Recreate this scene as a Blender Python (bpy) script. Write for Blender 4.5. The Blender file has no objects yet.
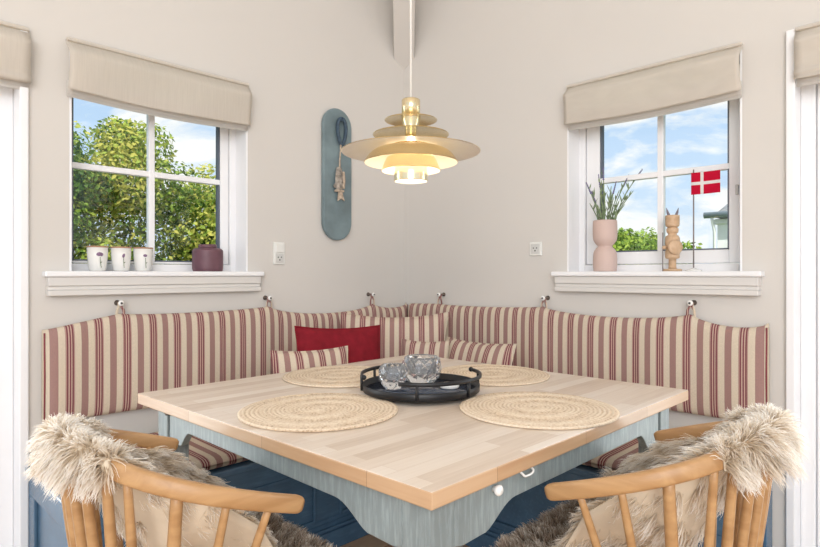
import bpy, bmesh, math, random
import numpy as np
from mathutils import Vector, Matrix
random.seed(7)
PI = math.pi
sc = bpy.context.scene
COL = sc.collection

# ------------------------------------------------------------------ materials
def new_mat(name):
    m = bpy.data.materials.new(name); m.use_nodes = True
    nt = m.node_tree
    return m, nt, nt.nodes['Principled BSDF']

def N(nt, t, **kw):
    n = nt.nodes.new(t)
    for k, v in kw.items():
        setattr(n, k, v)
    return n

def ramp(nt, stops, interp='LINEAR'):
    r = N(nt, 'ShaderNodeValToRGB'); cr = r.color_ramp; cr.interpolation = interp
    while len(cr.elements) < len(stops): cr.elements.new(0.5)
    for e, (p, c) in zip(cr.elements, stops):
        e.position = p; e.color = (c[0], c[1], c[2], 1)
    return r

def coords(nt, scale=(1, 1, 1), kind='Object', rot=(0, 0, 0)):
    tc = N(nt, 'ShaderNodeTexCoord'); mp = N(nt, 'ShaderNodeMapping')
    mp.inputs['Scale'].default_value = scale; mp.inputs['Rotation'].default_value = rot
    nt.links.new(tc.outputs[kind], mp.inputs['Vector'])
    return mp.outputs['Vector']

def simple(name, col, rough=0.5, metal=0.0, var=0.06, vscale=6.0, bump=0.0, bscale=60.0, spec=None, emit=None):
    m, nt, b = new_mat(name)
    b.inputs['Roughness'].default_value = rough; b.inputs['Metallic'].default_value = metal
    if spec is not None: b.inputs['Specular IOR Level'].default_value = spec
    v = coords(nt)
    n = N(nt, 'ShaderNodeTexNoise'); n.inputs['Scale'].default_value = vscale; n.inputs['Detail'].default_value = 4
    nt.links.new(v, n.inputs['Vector'])
    r = ramp(nt, [(0.3, [c * (1 - var) for c in col]), (0.7, [min(1, c * (1 + var)) for c in col])])
    nt.links.new(n.outputs['Fac'], r.inputs['Fac']); nt.links.new(r.outputs['Color'], b.inputs['Base Color'])
    if bump > 0:
        n2 = N(nt, 'ShaderNodeTexNoise'); n2.inputs['Scale'].default_value = bscale; n2.inputs['Detail'].default_value = 3
        nt.links.new(v, n2.inputs['Vector'])
        bp = N(nt, 'ShaderNodeBump'); bp.inputs['Strength'].default_value = bump; bp.inputs['Distance'].default_value = 0.01
        nt.links.new(n2.outputs['Fac'], bp.inputs['Height']); nt.links.new(bp.outputs['Normal'], b.inputs['Normal'])
    if emit:
        b.inputs['Emission Color'].default_value = (*emit[:3], 1); b.inputs['Emission Strength'].default_value = emit[3]
    return m

def wood(name, c1, c2, axis=0, rough=0.45, grain=1.0, c3=None):
    m, nt, b = new_mat(name)
    sc_ = [14, 14, 14]; sc_[axis] = 1.0
    v = coords(nt, tuple(s * grain for s in sc_))
    n = N(nt, 'ShaderNodeTexNoise'); n.inputs['Scale'].default_value = 4; n.inputs['Detail'].default_value = 6; n.inputs['Distortion'].default_value = 0.6
    nt.links.new(v, n.inputs['Vector'])
    r = ramp(nt, [(0.3, c1), (0.7, c2)])
    nt.links.new(n.outputs['Fac'], r.inputs['Fac']); nt.links.new(r.outputs['Color'], b.inputs['Base Color'])
    bp = N(nt, 'ShaderNodeBump'); bp.inputs['Strength'].default_value = 0.12; bp.inputs['Distance'].default_value = 0.004
    nt.links.new(n.outputs['Fac'], bp.inputs['Height']); nt.links.new(bp.outputs['Normal'], b.inputs['Normal'])
    b.inputs['Roughness'].default_value = rough
    return m

def planks(name, cols, length, width, gap, rough=0.4, rot=0.0, gapcol=None):
    """wood staves running along local X"""
    m, nt, b = new_mat(name)
    v = coords(nt, (1, 1, 1), 'Object', (0, 0, rot))
    br = N(nt, 'ShaderNodeTexBrick'); br.offset = 0.37; br.offset_frequency = 2
    br.inputs['Scale'].default_value = 1.0; br.inputs['Brick Width'].default_value = length; br.inputs['Row Height'].default_value = width
    br.inputs['Mortar Size'].default_value = gap; br.inputs['Mortar Smooth'].default_value = 0.2; br.inputs['Bias'].default_value = 0
    br.inputs['Color1'].default_value = (0, 0, 0, 1); br.inputs['Color2'].default_value = (1, 1, 1, 1); br.inputs['Mortar'].default_value = (0.5, 0.5, 0.5, 1)
    nt.links.new(v, br.inputs['Vector'])
    mp = N(nt, 'ShaderNodeMapping'); mp.inputs['Scale'].default_value = (2.5, 40, 40)
    nt.links.new(v, mp.inputs['Vector'])
    n = N(nt, 'ShaderNodeTexNoise'); n.inputs['Scale'].default_value = 2.0; n.inputs['Detail'].default_value = 6; n.inputs['Distortion'].default_value = 0.4
    nt.links.new(mp.outputs['Vector'], n.inputs['Vector'])
    mx = N(nt, 'ShaderNodeMath', operation='MULTIPLY_ADD'); mx.inputs[1].default_value = 0.55
    nt.links.new(br.outputs['Color'], mx.inputs[0])
    m2 = N(nt, 'ShaderNodeMath', operation='MULTIPLY'); m2.inputs[1].default_value = 0.5
    nt.links.new(n.outputs['Fac'], m2.inputs[0]); nt.links.new(m2.outputs[0], mx.inputs[2])
    r = ramp(nt, [(0.15, cols[0]), (0.5, cols[1]), (0.85, cols[2])])
    nt.links.new(mx.outputs[0], r.inputs['Fac'])
    g = N(nt, 'ShaderNodeMixRGB'); g.inputs['Color2'].default_value = (*(gapcol or [c * 0.7 for c in cols[0]]), 1)
    nt.links.new(br.outputs['Fac'], g.inputs['Fac']); nt.links.new(r.outputs['Color'], g.inputs['Color1'])
    nt.links.new(g.outputs['Color'], b.inputs['Base Color'])
    b.inputs['Roughness'].default_value = rough
    return m

def stripes(name, off=0.0):
    """cream cloth with wide dusty mauve bands and triple burgundy pin stripes, period 0.1 m along local X"""
    m, nt, b = new_mat(name)
    tc = N(nt, 'ShaderNodeTexCoord'); sp = N(nt, 'ShaderNodeSeparateXYZ')
    nt.links.new(tc.outputs['Object'], sp.inputs[0])
    a = N(nt, 'ShaderNodeMath', operation='ADD'); a.inputs[1].default_value = off + 50.0
    nt.links.new(sp.outputs['X'], a.inputs[0])
    d = N(nt, 'ShaderNodeMath', operation='MULTIPLY'); d.inputs[1].default_value = 10.0
    nt.links.new(a.outputs[0], d.inputs[0])
    fr = N(nt, 'ShaderNodeMath', operation='FRACT'); nt.links.new(d.outputs[0], fr.inputs[0])
    cream = (0.72, 0.615, 0.475); mauve = (0.36, 0.20, 0.175); burg = (0.20, 0.03, 0.045); pink = (0.47, 0.29, 0.245); pale = (0.60, 0.42, 0.34)
    r = ramp(nt, [(0.0, mauve), (0.235, cream), (0.46, pink), (0.505, burg), (0.555, pale), (0.60, burg), (0.645, pale), (0.685, burg), (0.735, pink), (0.775, cream)], 'CONSTANT')
    nt.links.new(fr.outputs[0], r.inputs['Fac'])
    n = N(nt, 'ShaderNodeTexNoise'); n.inputs['Scale'].default_value = 350; n.inputs['Detail'].default_value = 2
    nt.links.new(tc.outputs['Object'], n.inputs['Vector'])
    mx = N(nt, 'ShaderNodeMixRGB', blend_type='MULTIPLY'); mx.inputs['Fac'].default_value = 0.35
    nt.links.new(r.outputs['Color'], mx.inputs['Color1']); nt.links.new(n.outputs['Fac'], mx.inputs['Color2'])
    br = N(nt, 'ShaderNodeBrightContrast'); br.inputs['Bright'].default_value = 0.035
    nt.links.new(mx.outputs['Color'], br.inputs['Color'])
    nt.links.new(br.outputs['Color'], b.inputs['Base Color'])
    b.inputs['Roughness'].default_value = 0.9; b.inputs['Specular IOR Level'].default_value = 0.15
    return m

def glass_pane(name):
    m, nt, b = new_mat(name)
    nt.nodes.remove(b)
    out = nt.nodes['Material Output']
    t = N(nt, 'ShaderNodeBsdfTransparent'); t.inputs['Color'].default_value = (0.97, 0.985, 0.98, 1)
    g = N(nt, 'ShaderNodeBsdfGlossy'); g.inputs['Roughness'].default_value = 0.02
    f = N(nt, 'ShaderNodeFresnel'); f.inputs['IOR'].default_value = 1.35
    mx = N(nt, 'ShaderNodeMixShader')
    nt.links.new(f.outputs[0], mx.inputs[0]); nt.links.new(t.outputs[0], mx.inputs[1]); nt.links.new(g.outputs[0], mx.inputs[2])
    nt.links.new(mx.outputs[0], out.inputs['Surface'])
    return m

def translucent_mat(name, col, tcol, fac=0.4, var=0.05, vs=(3, 3, 90)):
    m, nt, b = new_mat(name); out = nt.nodes['Material Output']
    v = coords(nt, vs)
    n = N(nt, 'ShaderNodeTexNoise'); n.inputs['Scale'].default_value = 4; n.inputs['Detail'].default_value = 4
    nt.links.new(v, n.inputs['Vector'])
    r = ramp(nt, [(0.3, [c * (1 - var) for c in col]), (0.7, [min(1, c * (1 + var)) for c in col])])
    nt.links.new(n.outputs['Fac'], r.inputs['Fac']); nt.links.new(r.outputs['Color'], b.inputs['Base Color'])
    b.inputs['Roughness'].default_value = 0.9; b.inputs['Specular IOR Level'].default_value = 0.1
    t = N(nt, 'ShaderNodeBsdfTranslucent'); t.inputs['Color'].default_value = (*tcol, 1)
    mx = N(nt, 'ShaderNodeMixShader'); mx.inputs[0].default_value = fac
    nt.links.new(b.outputs[0], mx.inputs[1]); nt.links.new(t.outputs[0], mx.inputs[2]); nt.links.new(mx.outputs[0], out.inputs['Surface'])
    return m

def strand_mat(name, stops, fac=0.3, spread=0.25, rough=0.6):
    """colour from root to tip ('along' attribute) with per-strand variation ('tone' attribute)"""
    m, nt, b = new_mat(name); out = nt.nodes['Material Output']
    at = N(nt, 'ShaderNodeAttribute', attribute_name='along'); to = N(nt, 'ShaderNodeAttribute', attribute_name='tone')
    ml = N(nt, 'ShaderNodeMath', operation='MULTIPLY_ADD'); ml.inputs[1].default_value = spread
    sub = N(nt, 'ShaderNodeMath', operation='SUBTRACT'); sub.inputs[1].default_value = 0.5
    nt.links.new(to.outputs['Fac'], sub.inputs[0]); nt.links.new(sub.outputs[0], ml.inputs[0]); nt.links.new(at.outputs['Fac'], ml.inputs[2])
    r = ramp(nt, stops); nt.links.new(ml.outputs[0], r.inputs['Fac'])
    nt.links.new(r.outputs['Color'], b.inputs['Base Color'])
    b.inputs['Roughness'].default_value = rough; b.inputs['Specular IOR Level'].default_value = 0.15
    t = N(nt, 'ShaderNodeBsdfTranslucent'); nt.links.new(r.outputs['Color'], t.inputs['Color'])
    mx = N(nt, 'ShaderNodeMixShader'); mx.inputs[0].default_value = fac
    nt.links.new(b.outputs[0], mx.inputs[1]); nt.links.new(t.outputs[0], mx.inputs[2]); nt.links.new(mx.outputs[0], out.inputs['Surface'])
    return m

M = {}
M['wall'] = simple('wall_paint', (0.66, 0.633, 0.598), 0.85, var=0.015, vscale=1.2, bump=0.02, bscale=90)
M['ceiling'] = simple('ceiling_paint', (0.82, 0.80, 0.77), 0.9, var=0.01)
M['white'] = simple('white_paint', (0.88, 0.885, 0.905), 0.4, var=0.015)
M['sillpaint'] = simple('sill_paint', (0.70, 0.68, 0.655), 0.5, var=0.015)
M['dark'] = simple('dark_gasket', (0.12, 0.14, 0.18), 0.6)
M['floor'] = planks('floor_boards', [(0.36, 0.22, 0.13), (0.50, 0.33, 0.20), (0.60, 0.42, 0.27)], 1.6, 0.14, 0.003, 0.35)
M['top'] = planks('tabletop_staves', [(0.58, 0.46, 0.36), (0.72, 0.615, 0.515), (0.80, 0.72, 0.635)], 0.42, 0.045, 0.0005, 0.30, gapcol=(0.6, 0.48, 0.38))
M['edge'] = planks('table_edge_staves', [(0.36, 0.205, 0.105), (0.48, 0.295, 0.165), (0.58, 0.39, 0.24)], 0.35, 0.3, 0.0006, 0.4)
M['edgeY'] = planks('table_edge_staves_ends', [(0.36, 0.205, 0.105), (0.48, 0.295, 0.165), (0.58, 0.39, 0.24)], 0.35, 0.3, 0.0006, 0.4, rot=PI / 2)
M['chairwood'] = wood('oiled_beech', (0.38, 0.205, 0.085), (0.52, 0.31, 0.145), 0, 0.4, 0.8)
M['stripe'] = stripes('striped_cloth', -0.015)
M['stripeR'] = stripes('striped_cloth_b', 0.012)
M['stripeP'] = stripes('striped_cloth_c', 0.02)
M['burg'] = simple('burgundy_cord', (0.22, 0.05, 0.06), 0.9)
M['red'] = simple('crimson_cloth', (0.23, 0.012, 0.022), 0.85, var=0.15, vscale=25, bump=0.15, bscale=300, spec=0.2)
M['blind'] = translucent_mat('linen_blind', (0.80, 0.755, 0.695), (0.85, 0.80, 0.72), 0.45, 0.05, (60, 3, 3))
M['blindhem'] = translucent_mat('linen_hem', (0.86, 0.84, 0.81), (0.9, 0.88, 0.85), 0.5)
M['glass'] = glass_pane('window_glass')
M['brass'] = simple('brushed_brass', (0.83, 0.70, 0.45), 0.24, 1.0, var=0.05)
M['lampwhite'] = simple('lamp_inner_enamel', (0.88, 0.86, 0.82), 0.45)
M['filament'] = simple('bulb_glass_glow', (1, 0.9, 0.7), 0.4, emit=(1.0, 0.82, 0.56, 60))
M['bulb'] = simple('bulb_glow', (1, 0.9, 0.7), 0.4, emit=(1.0, 0.84, 0.60, 2.5))
M['cord'] = simple('white_cord', (0.85, 0.84, 0.82), 0.5)
M['teal'] = simple('teal_board_paint', (0.175, 0.238, 0.258), 0.5, var=0.22, vscale=9, bump=0.1, bscale=30)
M['rope'] = simple('navy_rope', (0.055, 0.09, 0.13), 0.8, var=0.3, vscale=80)
M['driftwood'] = simple('grey_driftwood', (0.33, 0.29, 0.25), 0.8, var=0.5, vscale=60, bump=0.3, bscale=80)
M['driftlight'] = simple('pale_driftwood', (0.50, 0.40, 0.31), 0.8, var=0.3, vscale=60)
M['plastic'] = simple('white_plastic', (0.80, 0.80, 0.77), 0.35, var=0.01)
M['plasticin'] = simple('grey_plastic', (0.62, 0.62, 0.60), 0.4, var=0.02)
M['black'] = simple('black_hole', (0.02, 0.02, 0.02), 0.5)
M['porcelain'] = simple('porcelain', (0.86, 0.85, 0.83), 0.2, var=0.01)
M['iron'] = simple('dark_iron', (0.16, 0.13, 0.11), 0.5, 0.7)
M['traymetal'] = simple('black_tray_metal', (0.011, 0.011, 0.013), 0.42, 0.2, var=0.2)
M['trayin'] = simple('navy_tray_enamel', (0.022, 0.035, 0.065), 0.18, 0.0, var=0.2)
M['cup'] = simple('glazed_stoneware', (0.80, 0.79, 0.76), 0.25, var=0.02)
M['terra'] = simple('terracotta_rim', (0.45, 0.25, 0.15), 0.7)
M['thistle'] = simple('thistle_purple', (0.22, 0.13, 0.22), 0.6, var=0.4, vscale=300)
M['stem'] = simple('stem_green', (0.12, 0.17, 0.07), 0.6, var=0.3, vscale=60)
M['lavstem'] = simple('lavender_green', (0.21, 0.28, 0.15), 0.6, var=0.4, vscale=60)
M['plum'] = simple('plum_glaze', (0.145, 0.065, 0.085), 0.5, var=0.15, vscale=20)
M['pinkvase'] = simple('blush_clay', (0.62, 0.47, 0.42), 0.7, var=0.03, bump=0.03)
M['lavender'] = simple('lavender_bloom', (0.17, 0.14, 0.30), 0.8, var=0.4, vscale=200)
M['turned'] = wood('turned_beech', (0.52, 0.34, 0.20), (0.66, 0.47, 0.31), 0, 0.5, 1.0)
M['greyhorn'] = simple('grey_horn_paint', (0.22, 0.19, 0.22), 0.6)
M['pole'] = simple('grey_pole', (0.22, 0.19, 0.19), 0.4)
M['flagred'] = translucent_mat('flag_red', (0.62, 0.012, 0.05), (0.8, 0.03, 0.08), 0.35)
M['flagwhite'] = translucent_mat('flag_white', (0.85, 0.83, 0.82), (0.9, 0.9, 0.9), 0.35)
M['hide'] = simple('sheep_leather', (0.66, 0.56, 0.43), 0.8, var=0.1, vscale=9, bump=0.25, bscale=25)
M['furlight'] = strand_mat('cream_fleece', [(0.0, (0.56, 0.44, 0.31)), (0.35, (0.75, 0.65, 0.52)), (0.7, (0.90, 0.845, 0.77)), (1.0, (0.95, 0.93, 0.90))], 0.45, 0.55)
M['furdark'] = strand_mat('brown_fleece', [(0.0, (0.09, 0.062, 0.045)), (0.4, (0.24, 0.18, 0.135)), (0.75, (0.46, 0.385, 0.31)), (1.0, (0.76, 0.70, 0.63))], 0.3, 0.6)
M['lawn'] = simple('lawn', (0.09, 0.16, 0.03), 0.95, var=0.4, vscale=3)
M['bark'] = simple('bark', (0.10, 0.07, 0.045), 0.9, var=0.3, vscale=20)
M['leafA'] = strand_mat('rose_hedge_leaves', [(0.0, (0.04, 0.09, 0.018)), (0.3, (0.14, 0.25, 0.04)), (0.65, (0.36, 0.46, 0.08)), (1.0, (0.62, 0.58, 0.14))], 0.42, 0.95, 0.42)
M['leafB'] = strand_mat('shrub_leaves', [(0.0, (0.09, 0.17, 0.03)), (0.5, (0.24, 0.38, 0.06)), (1.0, (0.50, 0.60, 0.11))], 0.42, 0.95, 0.42)
M['housewall'] = simple('white_render', (0.84, 0.84, 0.84), 0.8)
M['slate'] = simple('grey_slate', (0.19, 0.20, 0.215), 0.6, var=0.25, vscale=14)
M['gutter'] = simple('grey_gutter', (0.23, 0.28, 0.31), 0.4)

def painted(name, base, worn, amount, rough=0.45, axis=0):
    m, nt, b = new_mat(name)
    s = [38, 38, 38]; s[axis] = 4
    v = coords(nt, tuple(s)); v2 = coords(nt, (6, 6, 6))
    n = N(nt, 'ShaderNodeTexNoise'); n.inputs['Scale'].default_value = 2.2; n.inputs['Detail'].default_value = 8; n.inputs['Roughness'].default_value = 0.7
    nt.links.new(v, n.inputs['Vector'])
    r = ramp(nt, [(0.5 - 0.2 * amount, worn), (0.62 - 0.2 * amount, base)])
    nt.links.new(n.outputs['Fac'], r.inputs['Fac'])
    n2 = N(nt, 'ShaderNodeTexNoise'); n2.inputs['Scale'].default_value = 1.2; n2.inputs['Detail'].default_value = 5
    nt.links.new(v2, n2.inputs['Vector'])
    r2 = ramp(nt, [(0.3, (0.82, 0.82, 0.82)), (0.7, (1.1, 1.1, 1.1))]); nt.links.new(n2.outputs['Fac'], r2.inputs['Fac'])
    mx = N(nt, 'ShaderNodeMixRGB', blend_type='MULTIPLY'); mx.inputs['Fac'].default_value = 1
    nt.links.new(r.outputs['Color'], mx.inputs['Color1']); nt.links.new(r2.outputs['Color'], mx.inputs['Color2'])
    nt.links.new(mx.outputs['Color'], b.inputs['Base Color'])
    bp = N(nt, 'ShaderNodeBump'); bp.inputs['Strength'].default_value = 0.2; bp.inputs['Distance'].default_value = 0.003
    nt.links.new(n.outputs['Fac'], bp.inputs['Height']); nt.links.new(bp.outputs['Normal'], b.inputs['Normal'])
    b.inputs['Roughness'].default_value = rough
    return m
M['tablepaint'] = painted('worn_grey_blue_paint', (0.30, 0.358, 0.37), (0.235, 0.28, 0.288), 0.12, 0.42, 2)
M['benchpaint'] = painted('bench_blue_paint', (0.082, 0.165, 0.262), (0.07, 0.145, 0.235), 0.0, 0.25)

def jute():
    m, nt, b = new_mat('braided_jute')
    tc = N(nt, 'ShaderNodeTexCoord'); sp = N(nt, 'ShaderNodeSeparateXYZ'); nt.links.new(tc.outputs['Object'], sp.inputs[0])
    ln = N(nt, 'ShaderNodeVectorMath', operation='LENGTH'); nt.links.new(tc.outputs['Object'], ln.inputs[0])
    at = N(nt, 'ShaderNodeMath', operation='ARCTAN2'); nt.links.new(sp.outputs['Y'], at.inputs[0]); nt.links.new(sp.outputs['X'], at.inputs[1])
    # spiral radius so the braid winds
    k = N(nt, 'ShaderNodeMath', operation='MULTIPLY_ADD'); k.inputs[1].default_value = 0.011 / (2 * PI)
    nt.links.new(at.outputs[0], k.inputs[0]); nt.links.new(ln.outputs['Value'], k.inputs[2])
    s = N(nt, 'ShaderNodeMath', operation='MULTIPLY'); s.inputs[1].default_value = 2 * PI / 0.011; nt.links.new(k.outputs[0], s.inputs[0])
    sn = N(nt, 'ShaderNodeMath', operation='SINE'); nt.links.new(s.outputs[0], sn.inputs[0])
    # braid bumps along the coil
    n = N(nt, 'ShaderNodeTexNoise'); n.inputs['Scale'].default_value = 170; n.inputs['Detail'].default_value = 3
    nt.links.new(tc.outputs['Object'], n.inputs['Vector'])
    ad = N(nt, 'ShaderNodeMath', operation='MULTIPLY_ADD'); ad.inputs[1].default_value = 0.11; ad.inputs[2].default_value = 0.14
    nt.links.new(sn.outputs[0], ad.inputs[0])
    a2 = N(nt, 'ShaderNodeMath', operation='MULTIPLY_ADD'); a2.inputs[1].default_value = 0.75
    nt.links.new(n.outputs['Fac'], a2.inputs[0]); nt.links.new(ad.outputs[0], a2.inputs[2])
    r = ramp(nt, [(0.25, (0.42, 0.29, 0.18)), (0.45, (0.70, 0.555, 0.405)), (0.75, (0.84, 0.73, 0.585))])
    nt.links.new(a2.outputs[0], r.inputs['Fac']); nt.links.new(r.outputs['Color'], b.inputs['Base Color'])
    bp = N(nt, 'ShaderNodeBump'); bp.inputs['Strength'].default_value = 0.7; bp.inputs['Distance'].default_value = 0.004
    nt.links.new(a2.outputs[0], bp.inputs['Height']); nt.links.new(bp.outputs['Normal'], b.inputs['Normal'])
    b.inputs['Roughness'].default_value = 0.9
    return m
M['jute'] = jute()

def crystal():
    m, nt, b = new_mat('cut_crystal')
    b.inputs['Transmission Weight'].default_value = 0.92; b.inputs['Roughness'].default_value = 0.01; b.inputs['IOR'].default_value = 1.5
    b.inputs['Base Color'].default_value = (0.98, 0.99, 1, 1)
    return m
M['crystal'] = crystal()

# ------------------------------------------------------------------ mesh helpers
class MB:
    def __init__(s): s.v = []; s.f = []; s.m = []; s.sm = []
    def add(s, vs, fs, mi=0, smooth=False, mat=None):
        o = len(s.v)
        for p in vs:
            p = Vector(p)
            if mat is not None: p = mat @ p
            s.v.append(tuple(p))
        for f in fs:
            s.f.append([i + o for i in f]); s.m.append(mi); s.sm.append(smooth)
        return s
    def box(s, lo, hi, mi=0, mat=None):
        (a, b, c), (d, e, f) = lo, hi
        v = [(a, b, c), (d, b, c), (d, e, c), (a, e, c), (a, b, f), (d, b, f), (d, e, f), (a, e, f)]
        return s.add(v, [(0, 3, 2, 1), (4, 5, 6, 7), (0, 1, 5, 4), (1, 2, 6, 5), (2, 3, 7, 6), (3, 0, 4, 7)], mi, False, mat)
    def lathe(s, prof, seg=32, mi=0, mat=None, smooth=True, close=False, twist=0.0):
        vs = []; fs = []; n = len(prof)
        for i, (r, z) in enumerate(prof):
            for k in range(seg):
                a = 2 * PI * (k + (twist * (i % 2))) / seg
                vs.append((max(r, 1e-5) * math.cos(a), max(r, 1e-5) * math.sin(a), z))
        rng = n if close else n - 1
        for i in range(rng):
            j = (i + 1) % n
            for k in range(seg):
                k2 = (k + 1) % seg
                if twist and i % 2 == 0:
                    fs += [(i * seg + k, i * seg + k2, j * seg + k), (i * seg + k2, j * seg + k2, j * seg + k)]
                elif twist:
                    fs += [(i * seg + k, i * seg + k2, j * seg + k2), (i * seg + k, j * seg + k2, j * seg + k)]
                else:
                    fs.append((i * seg + k, i * seg + k2, j * seg + k2, j * seg + k))
        return s.add(vs, fs, mi, smooth, mat)
    def tube(s, pts, rad, seg=8, mi=0, caps=True, mat=None, flat=None, up=(0, 0, 1)):
        """sweep along pts; rad number or list; flat=(w,h) elliptical/rounded section scale with up vector"""
        pts = [Vector(p) for p in pts]; n = len(pts)
        if not hasattr(rad, '__len__'): rad = [rad] * n
        vs = []; fs = []; prev = None
        for i, p in enumerate(pts):
            t = (pts[min(i + 1, n - 1)] - pts[max(i - 1, 0)]).normalized()
            if flat:
                u = Vector(up); a = t.cross(u).normalized(); b = a.cross(t).normalized()
            else:
                if prev is None:
                    u = Vector((0, 0, 1)) if abs(t.z) < 0.9 else Vector((1, 0, 0))
                    a = t.cross(u).normalized()
                else:
                    a = (prev - t * prev.dot(t)).normalized()
                b = t.cross(a).normalized(); prev = a
            fw, fh = flat if flat else (1, 1)
            for k in range(seg):
                th = 2 * PI * k / seg
                c, d = math.cos(th), math.sin(th)
                if flat:
                    c = math.copysign(abs(c) ** 0.6, c); d = math.copysign(abs(d) ** 0.6, d)
                vs.append(p + a * (c * rad[i] * fw) + b * (d * rad[i] * fh))
        for i in range(n - 1):
            for k in range(seg):
                k2 = (k + 1) % seg
                fs.append((i * seg + k, i * seg + k2, (i + 1) * seg + k2, (i + 1) * seg + k))
        if caps:
            fs.append(tuple(reversed(range(seg)))); fs.append(tuple((n - 1) * seg + k for k in range(seg)))
        return s.add(vs, fs, mi, True, mat)
    def prism(s, outline, axis, a, b, mi=0, mat=None):
        """outline: list of 2D points; extruded along axis ('x','y','z') from a to b"""
        n = len(outline)
        def P(q, t):
            return {'x': (t, q[0], q[1]), 'y': (q[0], t, q[1]), 'z': (q[0], q[1], t)}[axis]
        vs = [P(q, a) for q in outline] + [P(q, b) for q in outline]
        fs = [tuple(range(n)), tuple(reversed(range(n, 2 * n)))]
        for i in range(n):
            j = (i + 1) % n; fs.append((i, i + n, j + n, j))
        return s.add(vs, fs, mi, False, mat)
    def build(s, name, mat, parent=None, bevel=0.0, loc=(0, 0, 0), rot=(0, 0, 0), fix=True, seg=2):
        me = bpy.data.meshes.new(name)
        me.from_pydata(s.v, [], s.f); 
        for mm in (mat if isinstance(mat, (list, tuple)) else [mat]): me.materials.append(mm)
        me.polygons.foreach_set('material_index', s.m); me.polygons.foreach_set('use_smooth', s.sm)
        if fix:
            bm = bmesh.new(); bm.from_mesh(me); bmesh.ops.recalc_face_normals(bm, faces=bm.faces[:]); bm.to_mesh(me); bm.free()
        me.update()
        o = bpy.data.objects.new(name, me); COL.objects.link(o)
        o.location = loc; o.rotation_euler = rot
        if parent: o.parent = parent
        if bevel > 0:
            md = o.modifiers.new('bevel', 'BEVEL'); md.width = bevel; md.segments = seg; md.limit_method = 'ANGLE'; md.angle_limit = 0.7
        return o

def tag(o, label=None, cat=None, group=None, kind=None):
    if label: o['label'] = label
    if cat: o['category'] = cat
    if group: o['group'] = group
    if kind: o['kind'] = kind
    return o
def thing(name, label, cat, loc=(0, 0, 0), rz=0.0, group=None):
    o = bpy.data.objects.new(name, None); COL.objects.link(o)
    o.location = loc; o.rotation_euler = (0, 0, rz); o.empty_display_size = 0.05
    return tag(o, label, cat, group)
def struct(o): o['kind'] = 'structure'; return o
def copy_thing(src, label, loc=None, rot=None):
    c = src.copy(); COL.objects.link(c); c['label'] = label
    if loc is not None: c.location = loc
    if rot is not None: c.rotation_euler = rot
    for ch in list(src.children):
        d = ch.copy(); COL.objects.link(d); d.parent = c
        for g in list(ch.children):
            e = g.copy(); COL.objects.link(e); e.parent = d
    return c
def catmull(P, n):
    P = [Vector(p) for p in P]; out = []
    for i in range(len(P) - 1):
        p0 = P[max(i - 1, 0)]; p1 = P[i]; p2 = P[i + 1]; p3 = P[min(i + 2, len(P) - 1)]
        for k in range(n):
            t = k / n
            out.append(0.5 * ((2 * p1) + (p2 - p0) * t + (2 * p0 - 5 * p1 + 4 * p2 - p3) * t * t + (3 * p1 - p0 - 3 * p2 + p3) * t ** 3))
    out.append(P[-1]); return out

# ------------------------------------------------------------------ room shell
H = 3.6
def wall_boxes(mb, axis, u0, u1, holes, t0, t1):
    """wall along axis with rectangular holes (ua, ub, za, zb)"""
    def bx(a, b, za, zb):
        if b - a < 1e-4 or zb - za < 1e-4: return
        if axis == 'x': mb.box((a, t0, za), (b, t1, zb))
        else: mb.box((t0, a, za), (t1, b, zb))
    cur = u0
    for (a, b, za, zb) in sorted(holes):
        bx(cur, a, 0, H); bx(a, b, 0, za); bx(a, b, zb, H); cur = b
    bx(cur, u1, 0, H)
WZ0, WZ1 = 1.10, 1.985
w = MB(); wall_boxes(w, 'x', -5.6, 0.2, [(-1.775, -1.03, WZ0, WZ1), (-3.0, -1.93, 0.0, 1.985)], 0.0, 0.2)
struct(w.build('wall_left', M['wall']))
w = MB(); wall_boxes(w, 'y', -5.6, 0.0, [(-1.80, -1.07, WZ0, WZ1), (-3.0, -1.965, 0.0, 1.985)], 0.0, 0.2)
struct(w.build('wall_right', M['wall']))
struct(MB().box((-5.6, -5.6, -0.06), (0.0, 0.0, 0.0)).build('floor', M['floor'], rot=(0, 0, 0)))
struct(MB().box((-5.6, -5.6, H), (0.2, 0.2, H + 0.1)).build('ceiling', M['ceiling']))
# boxed hip beam rising out of the corner towards the room
d = Vector((-1, -1, 0)).normalized(); sl = math.tan(math.radians(38))
b0 = Vector((0.02, 0.02, 2.30)); b1 = b0 + d * 1.75 + Vector((0, 0, sl * 1.75))
side = Vector((1, -1, 0)).normalized() * 0.059; dn = Vector((0, 0, -0.0))
vs = []
for p in (b0, b1):
    for s_ in (-1, 1):
        vs += [p + side * s_, p + side * s_ + Vector((0, 0, 0.24))]
bm_ = MB().add(vs, [(0, 1, 3, 2), (4, 6, 7, 5), (0, 4, 5, 1), (2, 3, 7, 6), (0, 2, 6, 4), (1, 5, 7, 3)])
struct(bm_.build('trim_1', M['wall'], bevel=0.004))

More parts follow.
